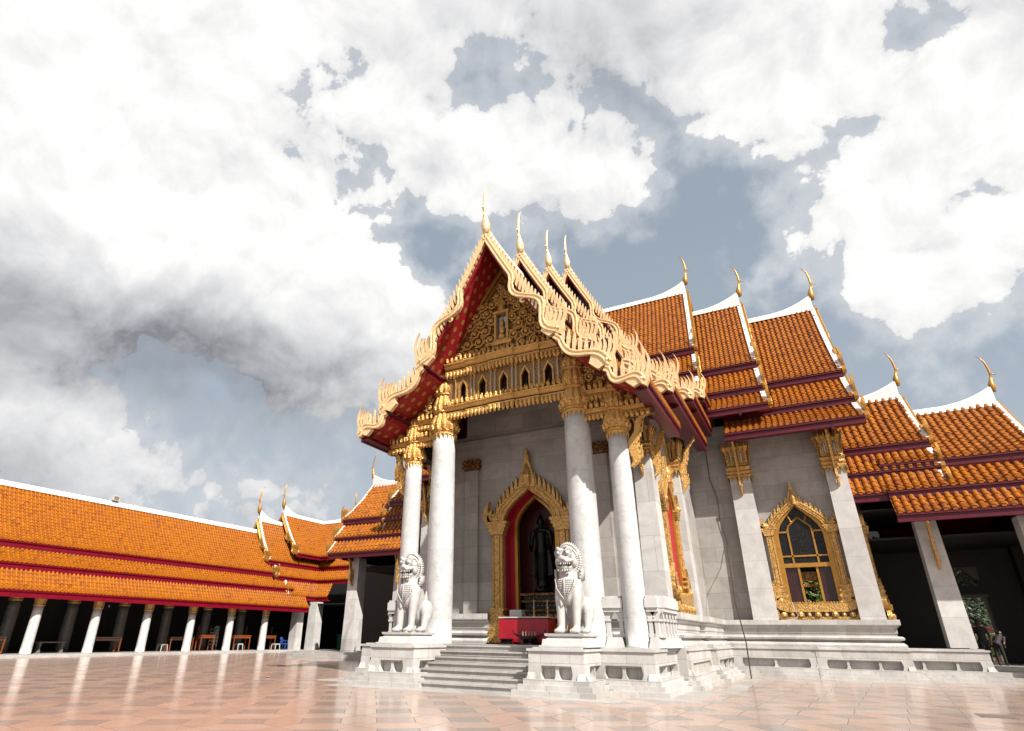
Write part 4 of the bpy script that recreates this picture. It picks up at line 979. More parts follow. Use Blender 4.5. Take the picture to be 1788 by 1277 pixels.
# side window of the porch arm (seen edge on), and windows of the wings
fS = lambda p, q, t: (5.3+t, p, q)
WS = [(x*.85, z) for x, z in WIN]
def window(par, f, xc_, A, hw, label=None, red=False, deep=.3):
    fo = MB(); z0 = A[0][1]
    fo.ribbon([(xc_+x*1.32, z if z < 6.5 else z+.22*(z-6.5)/1.55+.12) for x, z in A], [(xc_+x*1.0, z) for x, z in A], f, -.06, .1)
    fo.box(xc_-hw*1.32, xc_+hw*1.32, -.05, .12, z0-.16, z0, f=lambda p, q, r: f(p, r, q))
    win = ob('window', fo, 'gold_plain', par)
    if label: win['label'] = label
    A13 = [(x*1.3, z) for x, z in A]
    frame(win, f, xc_, [(x*1.24, z if z < 6.5 else z+.1) for x, z in A], 6.95, .36, 3.2, 3.2, 9.35, .86, fins=9, deep=deep, foot=.62, m='gold')
    sl = MB()
    P = [(xc_-hw*1.6, 2.98), (xc_-hw*1.8, 3.24), (xc_+hw*1.8, 3.24), (xc_+hw*1.6, 2.98), (xc_+hw*1.3, 2.86), (xc_-hw*1.3, 2.86)]; sl.ext(P, f, .0, deep*1.2)
    sl.box(xc_-hw*1.62, xc_+hw*1.62, 0, deep*1.25, 2.5, 2.64, f=lambda p, q, r: f(p, r, q))
    for s_ in (1, -1):                       # big scrolls standing on the sill
        ex = xc_+s_*hw*1.45
        for dx, h, w in ((.12, 1.25, .34), (-.05, .9, .3), (.28, .75, .26)): horn(sl, lambda p, q, t: f(p, q, deep*.6+t), ex+s_*dx, 3.2, h, s_*.5, w, .22, 1.4)
        sl.ball(f(ex, 3.4, deep*.6), .24, 8, 6, (1.1, .6, .9))
        horn(sl, lambda p, q, t: f(p, q, deep*.8+t), xc_+s_*hw*1.68, 2.56, .42, s_*.5, .3, .2)
    for i in range(-4, 5):
        x = xc_+i*hw*.36; sl.ball(f(x, 2.72, deep*1.05), .10 if i % 2 else .16, 7, 5)
        sl.tube([f(x, 2.84, deep*1.1), f(x, 2.6, deep*1.15)], [.07, .02], 5)
    for i in range(26): sl.ball(f(xc_-hw*1.5+i*hw*3/25, 3.29, deep*.8), .045, 5, 4)
    ob('sill', sl, 'gold', win)
    if red:
        p = MB(); p.ext([(xc_+x, z) for x, z in A], f, -.04, .02); ob('shutter', p, 'red_panel', win)
    else:
        gl = MB(); zt = 5.12
        up = [(xc_-hw, zt)]+[(xc_+x, z) for x, z in A if z > zt]+[(xc_+hw, zt)]
        gl.ext(up, f, -.10, -.08); ob('pane', gl, 'leaded', win)
        mu = MB(); b = lambda a0, a1, c0, c1, e=.07: mu.box(xc_+a0, xc_+a1, -.12, e-.1, c0, c1, f=lambda p, q, r: f(p, r, q))
        b(-hw, hw, 4.98, 5.18, .16); b(-hw, -.0-.56, 6.72, 6.8); b(.56, hw, 6.72, 6.8); b(-hw, hw, 5.5, 5.58)
        b(-.60, -.52, 5.18, 6.9); b(.52, .60, 5.18, 6.9)
        inn = [(-.56, 6.8), (-.52, 7.02), (-.34, 7.2), (0, 7.5), (.34, 7.2), (.52, 7.02), (.56, 6.8)]
        mu.tube([f(xc_+x, z, -.07) for x, z in inn], .045, 4)
        for s_ in (1, -1): mu.tube([f(xc_+s_*.30, 7.24, -.07), f(xc_+s_*.44, 7.62, -.07)], .04, 4)
        ob('glazing_bar', mu, 'gold_plain', win)
        for s_ in (1, -1):
            sh = MB(); sh.box(xc_+s_*.42, xc_+s_*hw, -.12, -.06, z0, 4.98, f=lambda p, q, r: f(p, r, q)); so_ = ob('shutter', sh, 'shutter', win)
        e = MB()
        for s_ in (1, -1): e.box(xc_+s_*.36, xc_+s_*.46, -.16, .0, z0, 4.98, f=lambda p, q, r: f(p, r, q))
        ob('shutter_edge', e, 'gold_plain', win)
        t = MB(); t.box(xc_-.36, xc_+.36, -.32, -.28, 4.35, 4.75, f=lambda p, q, r: f(p, r, q)); t.box(xc_-.36, xc_+.36, -.32, -.28, 4.05, 4.2, f=lambda p, q, r: f(p, r, q)); ob('inner_lintel', t, 'gold_back', win)
    return win
fW = lambda p, q, t: (p, 34.9-t, q)
window(hall, fW, WX, WIN, 1.02, 'gilded spired window with dark leaded glass above and painted shutters below')
window(hall, fS, 26.9, WS, .87, 'narrow gilded window with a bright red shutter', red=True)
fSL = lambda p, q, t: (-5.3-t, p, q)
window(hall, lambda p, q, t: (-p, 34.9-t, q), WX, WIN, 1.02, 'gilded window with a red shutter on the left wing', red=True)
window(hall, lambda p, q, t: (13.0+t, p, q), 37.6, WS, .87, 'gilded window on the end wall under the gallery eave', red=True, deep=.5)
# ------------------------------------------------ gallery arms of the hall: back walls, ceilings, doorway
gw = MB()
DX0, DX1 = 17.05, 18.6
gw.box(13.0, DX0, 43, 43.4, 0, 9); gw.box(DX1, 30, 43, 43.4, 0, 9); gw.box(DX0, DX1, 43, 43.4, 5.45, 9); gw.box(DX0, DX1, 43, 43.4, 3.85, 4.45)
gw.box(20.2, 21.0, 42.2, 43, 0, 9); gw.box(21.4, 21.7, 37.5, 43.2, 0, 9)  # second box: unseen end wall, added to keep the sun out
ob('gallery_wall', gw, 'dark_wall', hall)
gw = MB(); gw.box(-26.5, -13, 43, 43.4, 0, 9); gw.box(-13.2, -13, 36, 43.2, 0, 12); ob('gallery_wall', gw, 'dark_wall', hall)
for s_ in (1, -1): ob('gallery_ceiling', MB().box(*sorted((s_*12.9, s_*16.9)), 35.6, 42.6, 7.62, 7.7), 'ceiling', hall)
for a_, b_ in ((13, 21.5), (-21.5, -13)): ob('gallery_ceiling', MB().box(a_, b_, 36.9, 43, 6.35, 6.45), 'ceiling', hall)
k = MB(); k.box(DX0, DX0+.1, 42.9, 43.3, .4, 3.85); k.box(DX1-.1, DX1, 42.9, 43.3, .4, 3.85); k.box(DX0-.1, DX1+.1, 42.85, 42.99, 3.85, 4.0); dr = ob('gate', k, 'dark_wood', hall)
tr = MB(); tx = (DX0+DX1)/2
for i in range(26):
    a = r2.uniform(-.7, .7); hz = .85*(1-abs(a)/.78); spiral(tr, tx+a, 4.5+r2.uniform(.08, max(.1, hz-.05)), .11, 43.12, r2.choice((1, -1)), r2.random()*6, .014)
tr.ext([(DX0, 4.45), (tx, 5.45), (DX0, 5.45)], lambda p, q, t: (p, 43.05+t, q), 0, .2); tr.ext([(DX1, 4.45), (tx, 5.45), (DX1, 5.45)], lambda p, q, t: (p, 43.05+t, q), 0, .2)
tr.tube([(DX0+.05, 43.05, 4.5), (tx, 43.05, 5.4), (DX1-.05, 43.05, 4.5)], .04, 4)
ob('pierced_transom', tr, 'dark_wood', dr)
# ------------------------------------------------ porch railings
def rail(x0, y0, x1, y1, name='balustrade'):
    m_ = MB(); dx, dy = x1-x0, y1-y0; L = math.hypot(dx, dy); dx, dy = dx/L, dy/L
    f = lambda a, c, z: (x0+dx*a-dy*c, y0+dy*a+dx*c, z)
    m_.box(-.02, L+.02, -.22, .22, 2.55, 2.86, -.0, f=f); m_.box(.02, L-.02, -.17, .17, 2.86, 2.94, f=f); m_.box(0, L, -.17, .17, 2.42, 2.55, f=f); m_.box(0, L, -.26, .26, 1.3, 1.62, .07, f=f)
    n = max(2, int(L/.52)+1)
    for i in range(n):
        a = .1+(L-.2)*i/(n-1)
        m_.box(a-.09, a+.09, -.12, .12, 1.62, 1.74, f=f); m_.box(a-.065, a+.065, -.1, .1, 1.74, 2.18, f=f); m_.box(a-.1, a+.1, -.13, .13, 2.12, 2.2, f=f)
        m_.ribbon([(a-.2, 2.43), (a-.12, 2.32), (a-.07, 2.2)], [(a+.2, 2.43), (a+.12, 2.32), (a+.07, 2.2)], lambda p, q, t: f(p, t, q), -.1, .1)
    return ob(name, m_, 'marble_smooth', hall)
rail(3.75, 21.4, 4.42, 21.4); rail(5.22, 21.4, 5.62, 21.4); rail(5.62, 21.5, 5.62, 23.7)
rail(-4.42, 21.4, -3.75, 21.4); rail(-5.62, 21.4, -5.22, 21.4); rail(-5.62, 21.5, -5.62, 23.7)
# ================================================================== STATUE PEDESTALS AND LIONS
for s_ in (1, -1):
    p = MB(); cx = s_*3.22-.0
    p.box(cx-.78, cx+.78, 18.42, 20.3, 1.315, 1.36); p.box(cx-.72, cx+.72, 18.5, 20.25, 1.36, 1.54, .03)
    p.profile([(cx-.66, 18.58), (cx+.66, 18.58), (cx+.66, 20.2), (cx-.66, 20.2)], [(.04, 1.36), (.04, 1.46), (-.08, 1.58), (-.10, 1.60), (-.02, 1.63), (.0, 1.70), (-.5, 1.705)], closed=True)
    ob('pedestal', p, 'marble_smooth', hall, base=None)
def remesh(parts_fn, voxel, smooth=6, name='tmp', detail=None, mats='lion', parent=None, base=None):
    mb = MB(); parts_fn(mb)
    o = ob('tmp_'+name, mb, mats); md = o.modifiers.new('r', 'REMESH'); md.mode = 'VOXEL'; md.voxel_size = voxel; md.use_smooth_shade = True
    s = o.modifiers.new('s', 'SMOOTH'); s.iterations = smooth; s.factor = .5
    dg = bpy.context.evaluated_depsgraph_get(); dg.update(); ev = o.evaluated_get(dg); me = ev.to_mesh()
    n = len(me.vertices); co = np.empty(n*3, np.float32); me.vertices.foreach_get('co', co); faces = [tuple(p.vertices) for p in me.polygons]
    out = MB(); out.add(co.reshape(-1, 3), faces); ev.to_mesh_clear(); old = o.data; bpy.data.objects.remove(o); bpy.data.meshes.remove(old)
    if detail: detail(out)
    return out
def caps(mb, pts, rad, seg=14, sc=(1, 1, 1)):
    mb.tube(pts, rad, seg); mb.ball(pts[0], rad[0], seg, 8, sc); mb.ball(pts[-1], rad[-1], seg, 8, sc)
def lion_body(m_):     # local: faces -Y, feet on z=0, height 2.85
    caps(m_, [(0, .62, .62), (0, .40, .98), (0, .06, 1.42), (0, -.02, 1.72)], [.42, .40, .43, .33])
    m_.ball((0, -.10, 1.42), .43, 16, 10, (1, .92, 1.05)); m_.ball((0, -.05, 1.75), .34, 16, 10); m_.ball((0, -.18, 1.18), .33, 14, 8, (.9, .8, 1.1))
    caps(m_, [(0, .0, 1.8), (0, -.06, 2.1)], [.33, .34])
    m_.ball((0, .06, 2.32), .40, 18, 12, (1, .95, 1.12))            # skull
    m_.ball((0, -.22, 2.30), .31, 16, 10, (1.08, .9, .8)); m_.ball((0, -.42, 2.24), .22, 14, 8, (1.25, .85, .62)); m_.ball((0, -.58, 2.29), .115, 10, 6, (1.25, .8, .8))   # face, muzzle, nose
    m_.ball((0, -.32, 2.015), .215, 14, 8, (1.15, 1.0, .52)); m_.ball((0, -.46, 2.00), .12, 10, 6, (1.2, .8, .7))     # jaw
    for s in (1, -1):
        m_.ball((s*.17, -.40, 2.47), .125, 12, 8); m_.ball((s*.155, -.36, 2.585), .13, 10, 6, (1.35, .8, .5)); m_.ball((s*.30, -.22, 2.20), .15, 10, 6, (.8, 1, 1.2))
        m_.tube([(s*.08, -.52, 2.52), (s*.20, -.48, 2.63), (s*.34, -.30, 2.60)], [.05, .065, .03], 8)
        m_.tube([(s*.10, -.60, 2.20), (s*.26, -.46, 2.22), (s*.36, -.28, 2.32)], [.06, .06, .03], 8)
        m_.ball((s*.38, -.0, 2.52), .12, 10, 6, (.5, .9, 1.2))          # ears
        # front legs
        caps(m_, [(s*.27, -.10, 1.45), (s*.30, -.20, 1.08), (s*.29, -.25, .62), (s*.28, -.27, .22)], [.24, .20, .145, .13])
        m_.ball((s*.28, -.36, .10), .16, 12, 8, (1.08, 1.25, .66))
        for k in range(4): m_.ball((s*.28+(k-1.5)*.084, -.53+.02*abs(k-1.5), .07), .066, 8, 6, (.85, 1.25, 1.05))
        # haunch, shank, hind paw
        m_.ball((s*.42, .50, .74), .33, 16, 12, (.72, .92, 1.22)); caps(m_, [(s*.45, .42, .52), (s*.45, .34, .30), (s*.45, .30, .14)], [.21, .15, .13])
        m_.ball((s*.46, .16, .095), .15, 12, 8, (1.02, 1.6, .6))
        for k in range(4): m_.ball((s*.46+(k-1.5)*.078, -.05+.02*abs(k-1.5), .068), .064, 8, 6, (.85, 1.25, 1.05))
    m_.tube([(0, .98, .5), (0, 1.08, .8), (.0, .95, 1.15), (0, .99, 1.5)], [.1, .09, .10, .03], 8)
def lion_detail(m_):
    # mane ruff: disk rim with teeth framing the face, ears to shoulders
    n = 34
    for k in range(n+1):
        a = -.32*math.pi+1.64*math.pi*k/n
        rx, rz = .455, .50; x, z = math.cos(a)*rx, 2.24+math.sin(a)*rz*(1.13 if math.sin(a) > 0 else 1.0)
        y = .02+.05*math.cos(2*a)
        m_.ball((x*.96, y-.05, z), .062, 6, 5); m_.ball((x*.84, y-.15, 2.24+(z-2.24)*.84), .052, 6, 5)
        m_.tube([(x*.98, y, z), (x*1.13, y+.02, 2.24+(z-2.24)*1.12+.03)], [.05, .008], 5)
    for s in (1, -1):
        m_.ribbon([(s*.36, 1.60), (s*.44, 1.75), (s*.47, 2.0)], [(s*.5, 1.62), (s*.53, 1.78), (s*.53, 2.0)], lambda p, q, t: (p, .0+t, q), -.1, .16)
        for k in range(4): m_.ball((s*(.43+.02*k), -.08, 1.62+k*.1), .05, 6, 4)
        m_.ball((s*.17, -.525, 2.47), .062, 10, 6); 
        for k in range(4): m_.tube([(s*(.06+k*.062), -.60+.028*k, 2.145), (s*(.06+k*.062), -.61+.03*k, 2.075)], [.026, .006 if k == 2 else .014], 5)
        for r_, t_ in ((.13, .018), (.17, .014)):
            m_.tube([(s*.17+math.cos(q)*r_, -.47+abs(math.cos(q))*.03, 2.47+math.sin(q)*r_*.85) for q in np.linspace(0, 6.28, 13)], t_, 5)
        for k in range(3): m_.tube([(s*.26, -.40+k*.05, 2.34-k*.05), (s*.36, -.28+k*.05, 2.36-k*.05), (s*.42, -.14+k*.04, 2.44-k*.07)], [.02, .028, .008], 5)
    for r in range(6):                      # beard curls
        m_.ball(((r-2.5)*.085, -.50+.02*abs(r-2.5), 1.915), .048, 6, 5)
    # breast: rows of scales narrowing to a point, with a rim
    for r in range(9):
        z = 1.62-r*.065; half = .36*(1-max(0, r-2)/7.5)
        c = max(1, int(half/.052))
        for k in range(-c, c+1):
            x = k*half/max(1, c); yb = -.10-.43*.92*math.sqrt(max(.05, 1-(x/.43)**2-((z-1.42)/.47)**2*.85))
            m_.ball((x, yb+.0, z), .036, 6, 4, (1, .7, 1.1))
    for s in (1, -1): m_.tube([(s*.38, -.42, 1.66), (s*.30, -.50, 1.35), (s*.13, -.50, 1.12), (0, -.485, .98)], [.016, .02, .02, .02], 5)
    m_.tube([(0, -.53, 1.64), (0, -.545, 1.3), (0, -.49, .98)], .018, 5)
    for s in (1, -1): m_.tube([(s*.08, -.33, 1.0), (s*.10, -.22, .7), (s*.06, -.16, .45)], [.025, .02, .01], 5)
lm = remesh(lion_body, .03, 2, detail=lion_detail)
for k_ in range(len(lm.v)): lm.v[k_] = lm.v[k_]*np.array([.92, 1.06, 1.0])
for s_, lab in ((1, 'white marble guardian lion on the right pedestal, stained block beneath it'), (-1, 'white marble guardian lion on the left pedestal, left of the steps')):
    if s_ == 1:
        l0 = ob('lion_statue', lm, 'lion', smooth=True); l0.location = (3.22, 19.42, 1.705); l_ = l0
        mo = MB(); mo.box(-.21, .21, -.52, -.30, 2.068, 2.13, f=lambda a, b, c: (a, b, c)); mm = ob('mouth', mo, 'bronze', None); mm.parent = l0
    else:
        l_ = copy_tree(l0, (-3.22, 19.42, 1.705))
    tag(l_, lab, 'lion statue', 'guardian lions flanking the steps')
# ================================================================== ALTAR IN THE DOORWAY
al = thing('altar_table', 'red lacquered altar table standing in the gilded doorway', 'altar', (-.25, 23.5, 1.3))
a = MB()
a.box(-1.22, .98, 22.88, 24.0, 2.29, 2.33); ob('table_top', a, 'marble_smooth', al)
a = MB()
a.ribbon([(-1.2, 2.26), (-.7, 2.26), (-.1, 2.26), (.5, 2.26), (.96, 2.26)], [(-1.22, 1.36), (-.7, 1.42), (-.1, 1.34), (.5, 1.42), (.98, 1.36)], lambda p, q, t: (p, 22.95+t, q), 0, .04)
a.box(-1.2, -1.16, 22.95, 23.98, 1.6, 2.26); a.box(.92, .96, 22.95, 23.98, 1.6, 2.26); ob('apron', a, 'red_panel', al); ob('cloth', MB().box(-1.21, .97, 22.91, 22.935, 1.40, 2.25), 'red_panel', al)
for x in (-1.12, .2, .88):
    for y in (23.0, 23.9):
        a = MB(); a.ribbon([(x-.1, 2.2), (x-.12, 1.8), (x-.07, 1.5), (x-.12, 1.31)], [(x+.1, 2.2), (x+.12, 1.8), (x+.07, 1.5), (x+.12, 1.31)], lambda p, q, t: (p, y+t, q), -.05, .05); ob('leg', a, 'red_panel', al)
tb = thing('tiered_pedestal', 'black and gold tiered base under the dark buddha figure', 'pedestal', (-.1, 25.2, 1.3))
a = MB(); a.box(-1.15, .9, 24.95, 25.7, 1.31, 2.35); ob('plinth_block', a, 'dark_wood', tb)
a = MB()
for z0, z1, o in ((2.35, 2.5, 0), (2.62, 2.68, .08), (2.98, 3.06, .02), (3.26, 3.36, -.02)): a.box(-1.12+o, .86-o, 24.93+o, 25.72-o, z0, z1)
ob('gilt_edge', a, 'gold_back', tb)
a = MB()
for z0, z1, o in ((2.5, 2.62, .06), (2.68, 2.98, .16), (3.06, 3.26, .1)): a.box(-1.12+o, .86-o, 24.93+o, 25.72-o, z0, z1)
ob('tier', a, 'bronze', tb)
a = MB()
for i in range(9): a.ball((-.92+i*.19, 25.08, 2.84), .035, 6, 4); a.ball((-.92+i*.19, 25.02, 3.16), .03, 6, 4)
ob('inlay', a, 'silver', tb)
def bud(m_):
    m_.ball((0, 0, .12), .42, 14, 6, (1, .9, .35)); caps(m_, [(0, 0, .3), (0, 0, 1.0), (0, 0, 1.7), (0, 0, 2.2), (0, 0, 2.65)], [.30, .29, .30, .26, .30], sc=(1, .7, 1))
    m_.ball((0, 0, 2.72), .30, 14, 8, (1.35, .65, .55)); m_.tube([(0, 0, 2.7), (0, -.02, 3.0)], .10, 10); m_.ball((0, -.03, 3.14), .19, 14, 10, (.9, .95, 1.2)); m_.ball((0, .0, 3.36), .11, 10, 8); m_.tube([(0, 0, 3.4), (0, 0, 3.62)], [.06, .01], 8)
    for s in (1, -1):
        caps(m_, [(s*.40, 0, 2.68), (s*.50, -.02, 2.2), (s*.48, -.12, 1.85)], [.12, .10, .075]); caps(m_, [(s*.48, -.12, 1.85), (s*.46, -.40, 2.1), (s*.46, -.42, 2.25)], [.08, .06, .05])
        m_.ball((s*.46, -.44, 2.38), .10, 10, 6, (.8, .4, 1.2)); m_.ribbon([(s*.3, 2.0), (s*.46, 1.6), (s*.56, .75)], [(s*.2, 2.0), (s*.2, 1.6), (s*.2, .7)], lambda p, q, t: (p, t, q), -.07, .07)
        m_.ball((s*.14, -.2, .22), .12, 8, 6, (.8, 1.6, .6)); m_.ball((s*.19, -.03, 3.12), .05, 6, 5, (.5, .8, 1.9))
bm = remesh(bud, .035, 2)
for k in range(7): bm.tube([((k-3)*.07, -.31+.012*abs(k-3)**1.5, 1.75), ((k-3)*.085, -.32+.012*abs(k-3)**1.5, .5)], .014, 5)
bo = ob('buddha_statue', bm, 'bronze', smooth=True); bo.location = (-.18, 25.33, 3.36)
tag(bo, 'dark bronze standing buddha inside the red and gold doorway', 'buddha statue')
c = MB(); c.box(-1.02, -.48, 23.55, 23.9, 2.335, 2.62); tag(ob('offering_box', c, 'white', base=(-.75, 23.7, 2.33)), 'small white box on the left end of the red altar table', 'box')
for x, lab in ((.12, 'left slender brass candlestick on the red altar table'), (.72, 'right slender brass candlestick on the red altar table')):
    cs = thing('candlestick', lab, 'candlestick', (x, 23.5, 2.33), 'candlesticks on the altar')
    c = MB(); c.lathe([(.07, 0), (.05, .04), (.02, .1), (.03, .2), (.02, .3), (.045, .36), (.03, .4)], (x, 23.5, 2.33), 10); ob('stem', c, 'gold_fine', cs, smooth=True)
    c = MB(); c.lathe([(.025, .4), (.022, .62), (.004, .68)], (x, 23.5, 2.33), 8); ob('candle', c, 'candle', cs)
ib = thing('incense_boat', 'dark bronze boat shaped incense stand with small candles in front of the red altar', 'incense stand', (.25, 22.6, 1.3))
c = MB(); c.lathe([(.32, 0), (.34, .05), (.2, .1), (.3, .2), (.36, .24), (.3, .26)], (.25, 22.6, 1.3), 16); ob('bowl', c, 'bronze', ib)
c = MB(); c.tube([(-.45, 22.6, 1.86), (-.38, 22.6, 1.7), (-.1, 22.6, 1.6), (.25, 22.6, 1.57), (.6, 22.6, 1.6), (.88, 22.6, 1.7), (.98, 22.6, 1.88)], [.015, .03, .045, .05, .045, .03, .015], 6); ob('hull', c, 'bronze', ib)
for i in range(5): c = MB(); c.lathe([(.018, 1.6), (.016, 1.74+.03*(i % 2)), (.003, 1.8)], (0.0+i*.13, 22.6, 0), 6); ob('candle', c, 'candle', ib)
c = MB(); c.lathe([(.3, 1.3), (.33, 1.36), (.22, 1.42), (.30, 1.5), (.27, 1.52)], (-.75, 22.65, 0), 16); tag(ob('ash_bowl', c, 'bronze', base=(-.75, 22.65, 1.3)), 'low dark bowl on the floor under the left end of the red altar', 'bowl')
# ================================================================== LEFT CLOISTER
clo = thing('cloister_gallery', 'long open gallery with orange tiled roof and white round columns left of the courtyard', 'gallery', (-38, 25, 0))
XR = -38.7
kw = dict(tile='tile_gallery', fm='fascia_gallery', m='gold_plain', scale=.8, fin=.3, chs=.95, hong=.8, soffit=False, flare=.25)
TLt = tiers(11.15, 3.5, 4.25, TL)
section(clo, 'Y', XR, -4, 42.4, TLt, ends=(), sides=(1,), fas=.42, label='long tiled roof of the side gallery', vo=(0, 2.3, 4.0), **{**kw})
TL2 = tiers(12.4, 4.6, 3.6, TL); TL3 = [((0, 13.55), (2.9, 9.3), .28)]
kw2 = dict(kw); kw2['flare'] = .85; kw2['white'] = True
section(clo, 'Y', XR, 42.0, 52, TL2, ends=('a',), sides=(1, -1), fas=.4, infill=.5, uo=(0, .9, 1.9), vo=(0, -2.4, -3.4), label='raised corner roof with gilded gable beside the long roof', **kw2)
section(clo, 'Y', XR, 45.2, 52, TL3, ends=('a',), sides=(1, -1), fas=.36, infill=.5, **kw2)
section(clo, 'X', 51.6, -38.7, -34.3, TL3, ends=('b',), sides=(-1, 1), fas=.36, infill=.5, **kw2)
section(clo, 'X', 51.6, -38.7, -20, TL2, ends=(), sides=(-1,), fas=.4, uo=(0, 2.2, 2.95), vo=(0, 0, -13.6), **kw2)
fl = MB(); fl.box(-43, -35.15, -12, 60, -.02, .17); fl.box(-35.15, -34.9, -12, 47, -.02, .08); fl.box(-35.2, -10, 46.9, 58, -.02, .17); ob('plinth', fl, 'marble_step', clo)
bw = MB(); bw.box(-42.8, -42.4, -12, 60, 0, 5.5); bw.box(-43, -5, 56.5, 57, 0, 9); bw.box(-42.8, -42.4, 44, 57, 5.5, 9)
for i in range(14): bw.box(-42.45, -42.3, -6+i*4.2, -4.6+i*4.2, .1, 4.5)
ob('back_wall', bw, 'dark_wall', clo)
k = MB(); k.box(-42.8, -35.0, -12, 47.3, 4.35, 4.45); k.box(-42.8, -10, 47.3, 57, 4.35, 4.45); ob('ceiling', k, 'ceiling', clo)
def gcol(x, y, r, z1, m='column_gallery'):
    c = MB(); c.lathe([(r*1.06, .17), (r*1.06, .24)]+[(r*(1-.12*t/8), .24+(z1-.34)*t/8) for t in range(9)], (x, y, 0), 24); o = ob('column', c, m, clo, smooth=True)
    k = MB(); k.lathe([(r*.95, z1-.1), (r*1.02, z1-.02), (r*.96, z1+.06), (r*1.0, z1+.2), (r*1.08, z1+.42), (r*1.1, z1+.5)], (x, y, 0), 20, leafmod(12, .08)); ob('capital', k, 'gold', o)
for i in range(-5, 6): gcol(-35.67, 22.19+3.978*i, .33, 3.2)
for i in range(-1, 6): gcol(-39.0, 22.19+3.978*i, .42, 3.6, 'column_shade')
for (x0, x1, y0, y1, z1) in ((-36.2, -35.3, 45.9, 46.8, 4.4), (-35.2, -34.1, 47.2, 48.2, 4.6), (-33, -31.9, 51.5, 52.5, 4.5), (-30.5, -29.4, 47.5, 48.5, 4.5), (-25.5, -24.4, 47.5, 48.5, 4.5)):
    c = MB(); c.box(x0, x1, y0, y1, .1, z1, .04); ob('pier', c, 'marble_pier', clo)
# small things on and in the cloister
for y, h in ((17.3, .55), (18.35, .4)):
    c = MB(); c.tube([(XR, y, 11.3), (XR+.02, y+.02, 11.3+h*.7), (XR+.02, y+.14, 11.3+h*1.6)], [.05, .035, .02], 6); c.ball((XR, y, 11.35), .08, 6, 5)
    tag(ob('roof_spike', c, 'iron', base=(XR, y, 11.3)), ('taller' if h > .5 else 'shorter')+' of two dark metal spikes on the white gallery ridge, far left', 'spike', 'metal spikes on the gallery ridge')
ff = thing('floodlight', 'small white floodlight on the white ridge of the long gallery roof', 'floodlight', (XR, 26.9, 11.3))
c = MB(); c.box(XR-.3, XR+.3, 26.62, 27.2, 11.42, 11.85, .04); ob('housing', c, 'white', ff); c = MB(); c.box(XR+.26, XR+.31, 26.7, 27.1, 11.48, 11.78); ob('lens', c, 'steel', ff); c = MB(); c.box(XR-.05, XR+.05, 26.6, 27.2, 11.28, 11.44); ob('bracket', c, 'white', ff)
def stall(name, x, y0, y1, ztop, mtop, mleg, label, cat, group=None, upright=False, depth=.7):
    t = thing(name, label, cat, (x, (y0+y1)/2, .17), group)
    c = MB(); c.box(x-depth, x, y0, y1, ztop-.09, ztop); ob('table_top', c, mtop, t)
    c = MB(); c.box(x-depth+.03, x-.03, y0+.05, y0+.09, ztop-.25, ztop-.09); c.box(x-.07, x-.03, y0+.05, y1-.05, ztop-.25, ztop-.09); ob('apron', c, mtop, t)
    for (a, b) in ((x-.06, y0+.06), (x-.06, y1-.06), (x-depth+.06, y0+.06), (x-depth+.06, y1-.06)):
        c = MB(); c.box(a-.035, a+.035, b-.035, b+.035, .172, ztop-.09); ob('leg', c, mleg, t)
    if upright:
        c = MB()
        for b in (y0+.08, y1-.08): c.box(x-depth+.02, x-depth+.07, b-.03, b+.03, ztop, ztop+.75)
        ob('upright', c, mleg, t)
    return t
stall('long_table', -36.4, 19.2, 21.2, 1.22, 'dark_wood', 'brown', 'dark long table with one orange leg at the far left edge of the gallery', 'table')
stall('long_table', -36.4, 26.6, 29.0, 1.22, 'dark_wood', 'brown', 'dark long table between the second and third gallery columns from the left', 'table')
stall('long_table', -36.5, 33.2, 35.4, 1.25, 'dark_wood', 'brown', 'dark long table with slim orange legs left of the orange stand', 'table')
stall('wooden_stand', -36.3, 35.9, 37.3, 1.42, 'brown', 'brown', 'orange wooden stand just right of the fourth gallery column', 'stand', 'orange stands in the gallery', True)
stall('wooden_stand', -36.3, 39.4, 41.3, 1.42, 'brown', 'brown', 'orange wooden stand just left of the last gallery column', 'stand', 'orange stands in the gallery', True)
stall('wooden_stand', -36.3, 42.7, 44.4, 1.42, 'brown', 'brown', 'orange wooden stand right of the last gallery column, above a white stool', 'stand', 'orange stands in the gallery', True)
def plastic_chair(x, y, z, rz, m, label, group=None, back=True, s=1.0, name='plastic_chair'):
    t = thing(name, label, 'chair' if back else 'stool', (0, 0, 0), group)
    c = MB(); c.box(-.22, .22, -.22, .22, .42, .46, .01); c.box(-.24, .24, -.24, .24, .39, .43); ob('seat', c, m, t)
    for a in (-.2, .2):
        for b in (-.2, .2): c = MB(); c.tube([(a*1.15, b*1.2, 0), (a, b, .42)], [.03, .035], 6); ob('leg', c, m, t)
    if back:
        c = MB(); c.ribbon([(-.2, .85), (-.1, .90), (.1, .90), (.2, .85)], [(-.2, .74), (-.1, .77), (.1, .77), (.2, .74)], lambda p, q, u: (p, .22+u+(q-.45)*.15, q), 0, .03)
        for a in (-.19, -.06, .06, .19): c.box(a-.022, a+.022, .22, .25, .45, .78)
        for a in (-.23, .23): c.tube([(a, -.18, .43), (a, -.16, .64), (a, .1, .66), (a, .24, .68)], .02, 5)
        ob('backrest', c, m, t)
    t.location = (x, y, z); t.rotation_euler = (0, 0, rz); t.scale = (s, s, s); return t
plastic_chair(-35.75, 45.0, .17, 1.9, 'blue', 'blue plastic armchair beside the white corner pier of the gallery', s=1.25)
plastic_chair(-35.7, 43.9, .17, 0, 'white', 'white plastic stool under the orange stand next to the blue chair', back=False, s=1.2, name='plastic_stool')
plastic_chair(-37.0, 40.6, .17, 0, 'white', 'grey white plastic stool in shadow behind the stand left of the last column', back=False, s=1.2, name='plastic_stool')
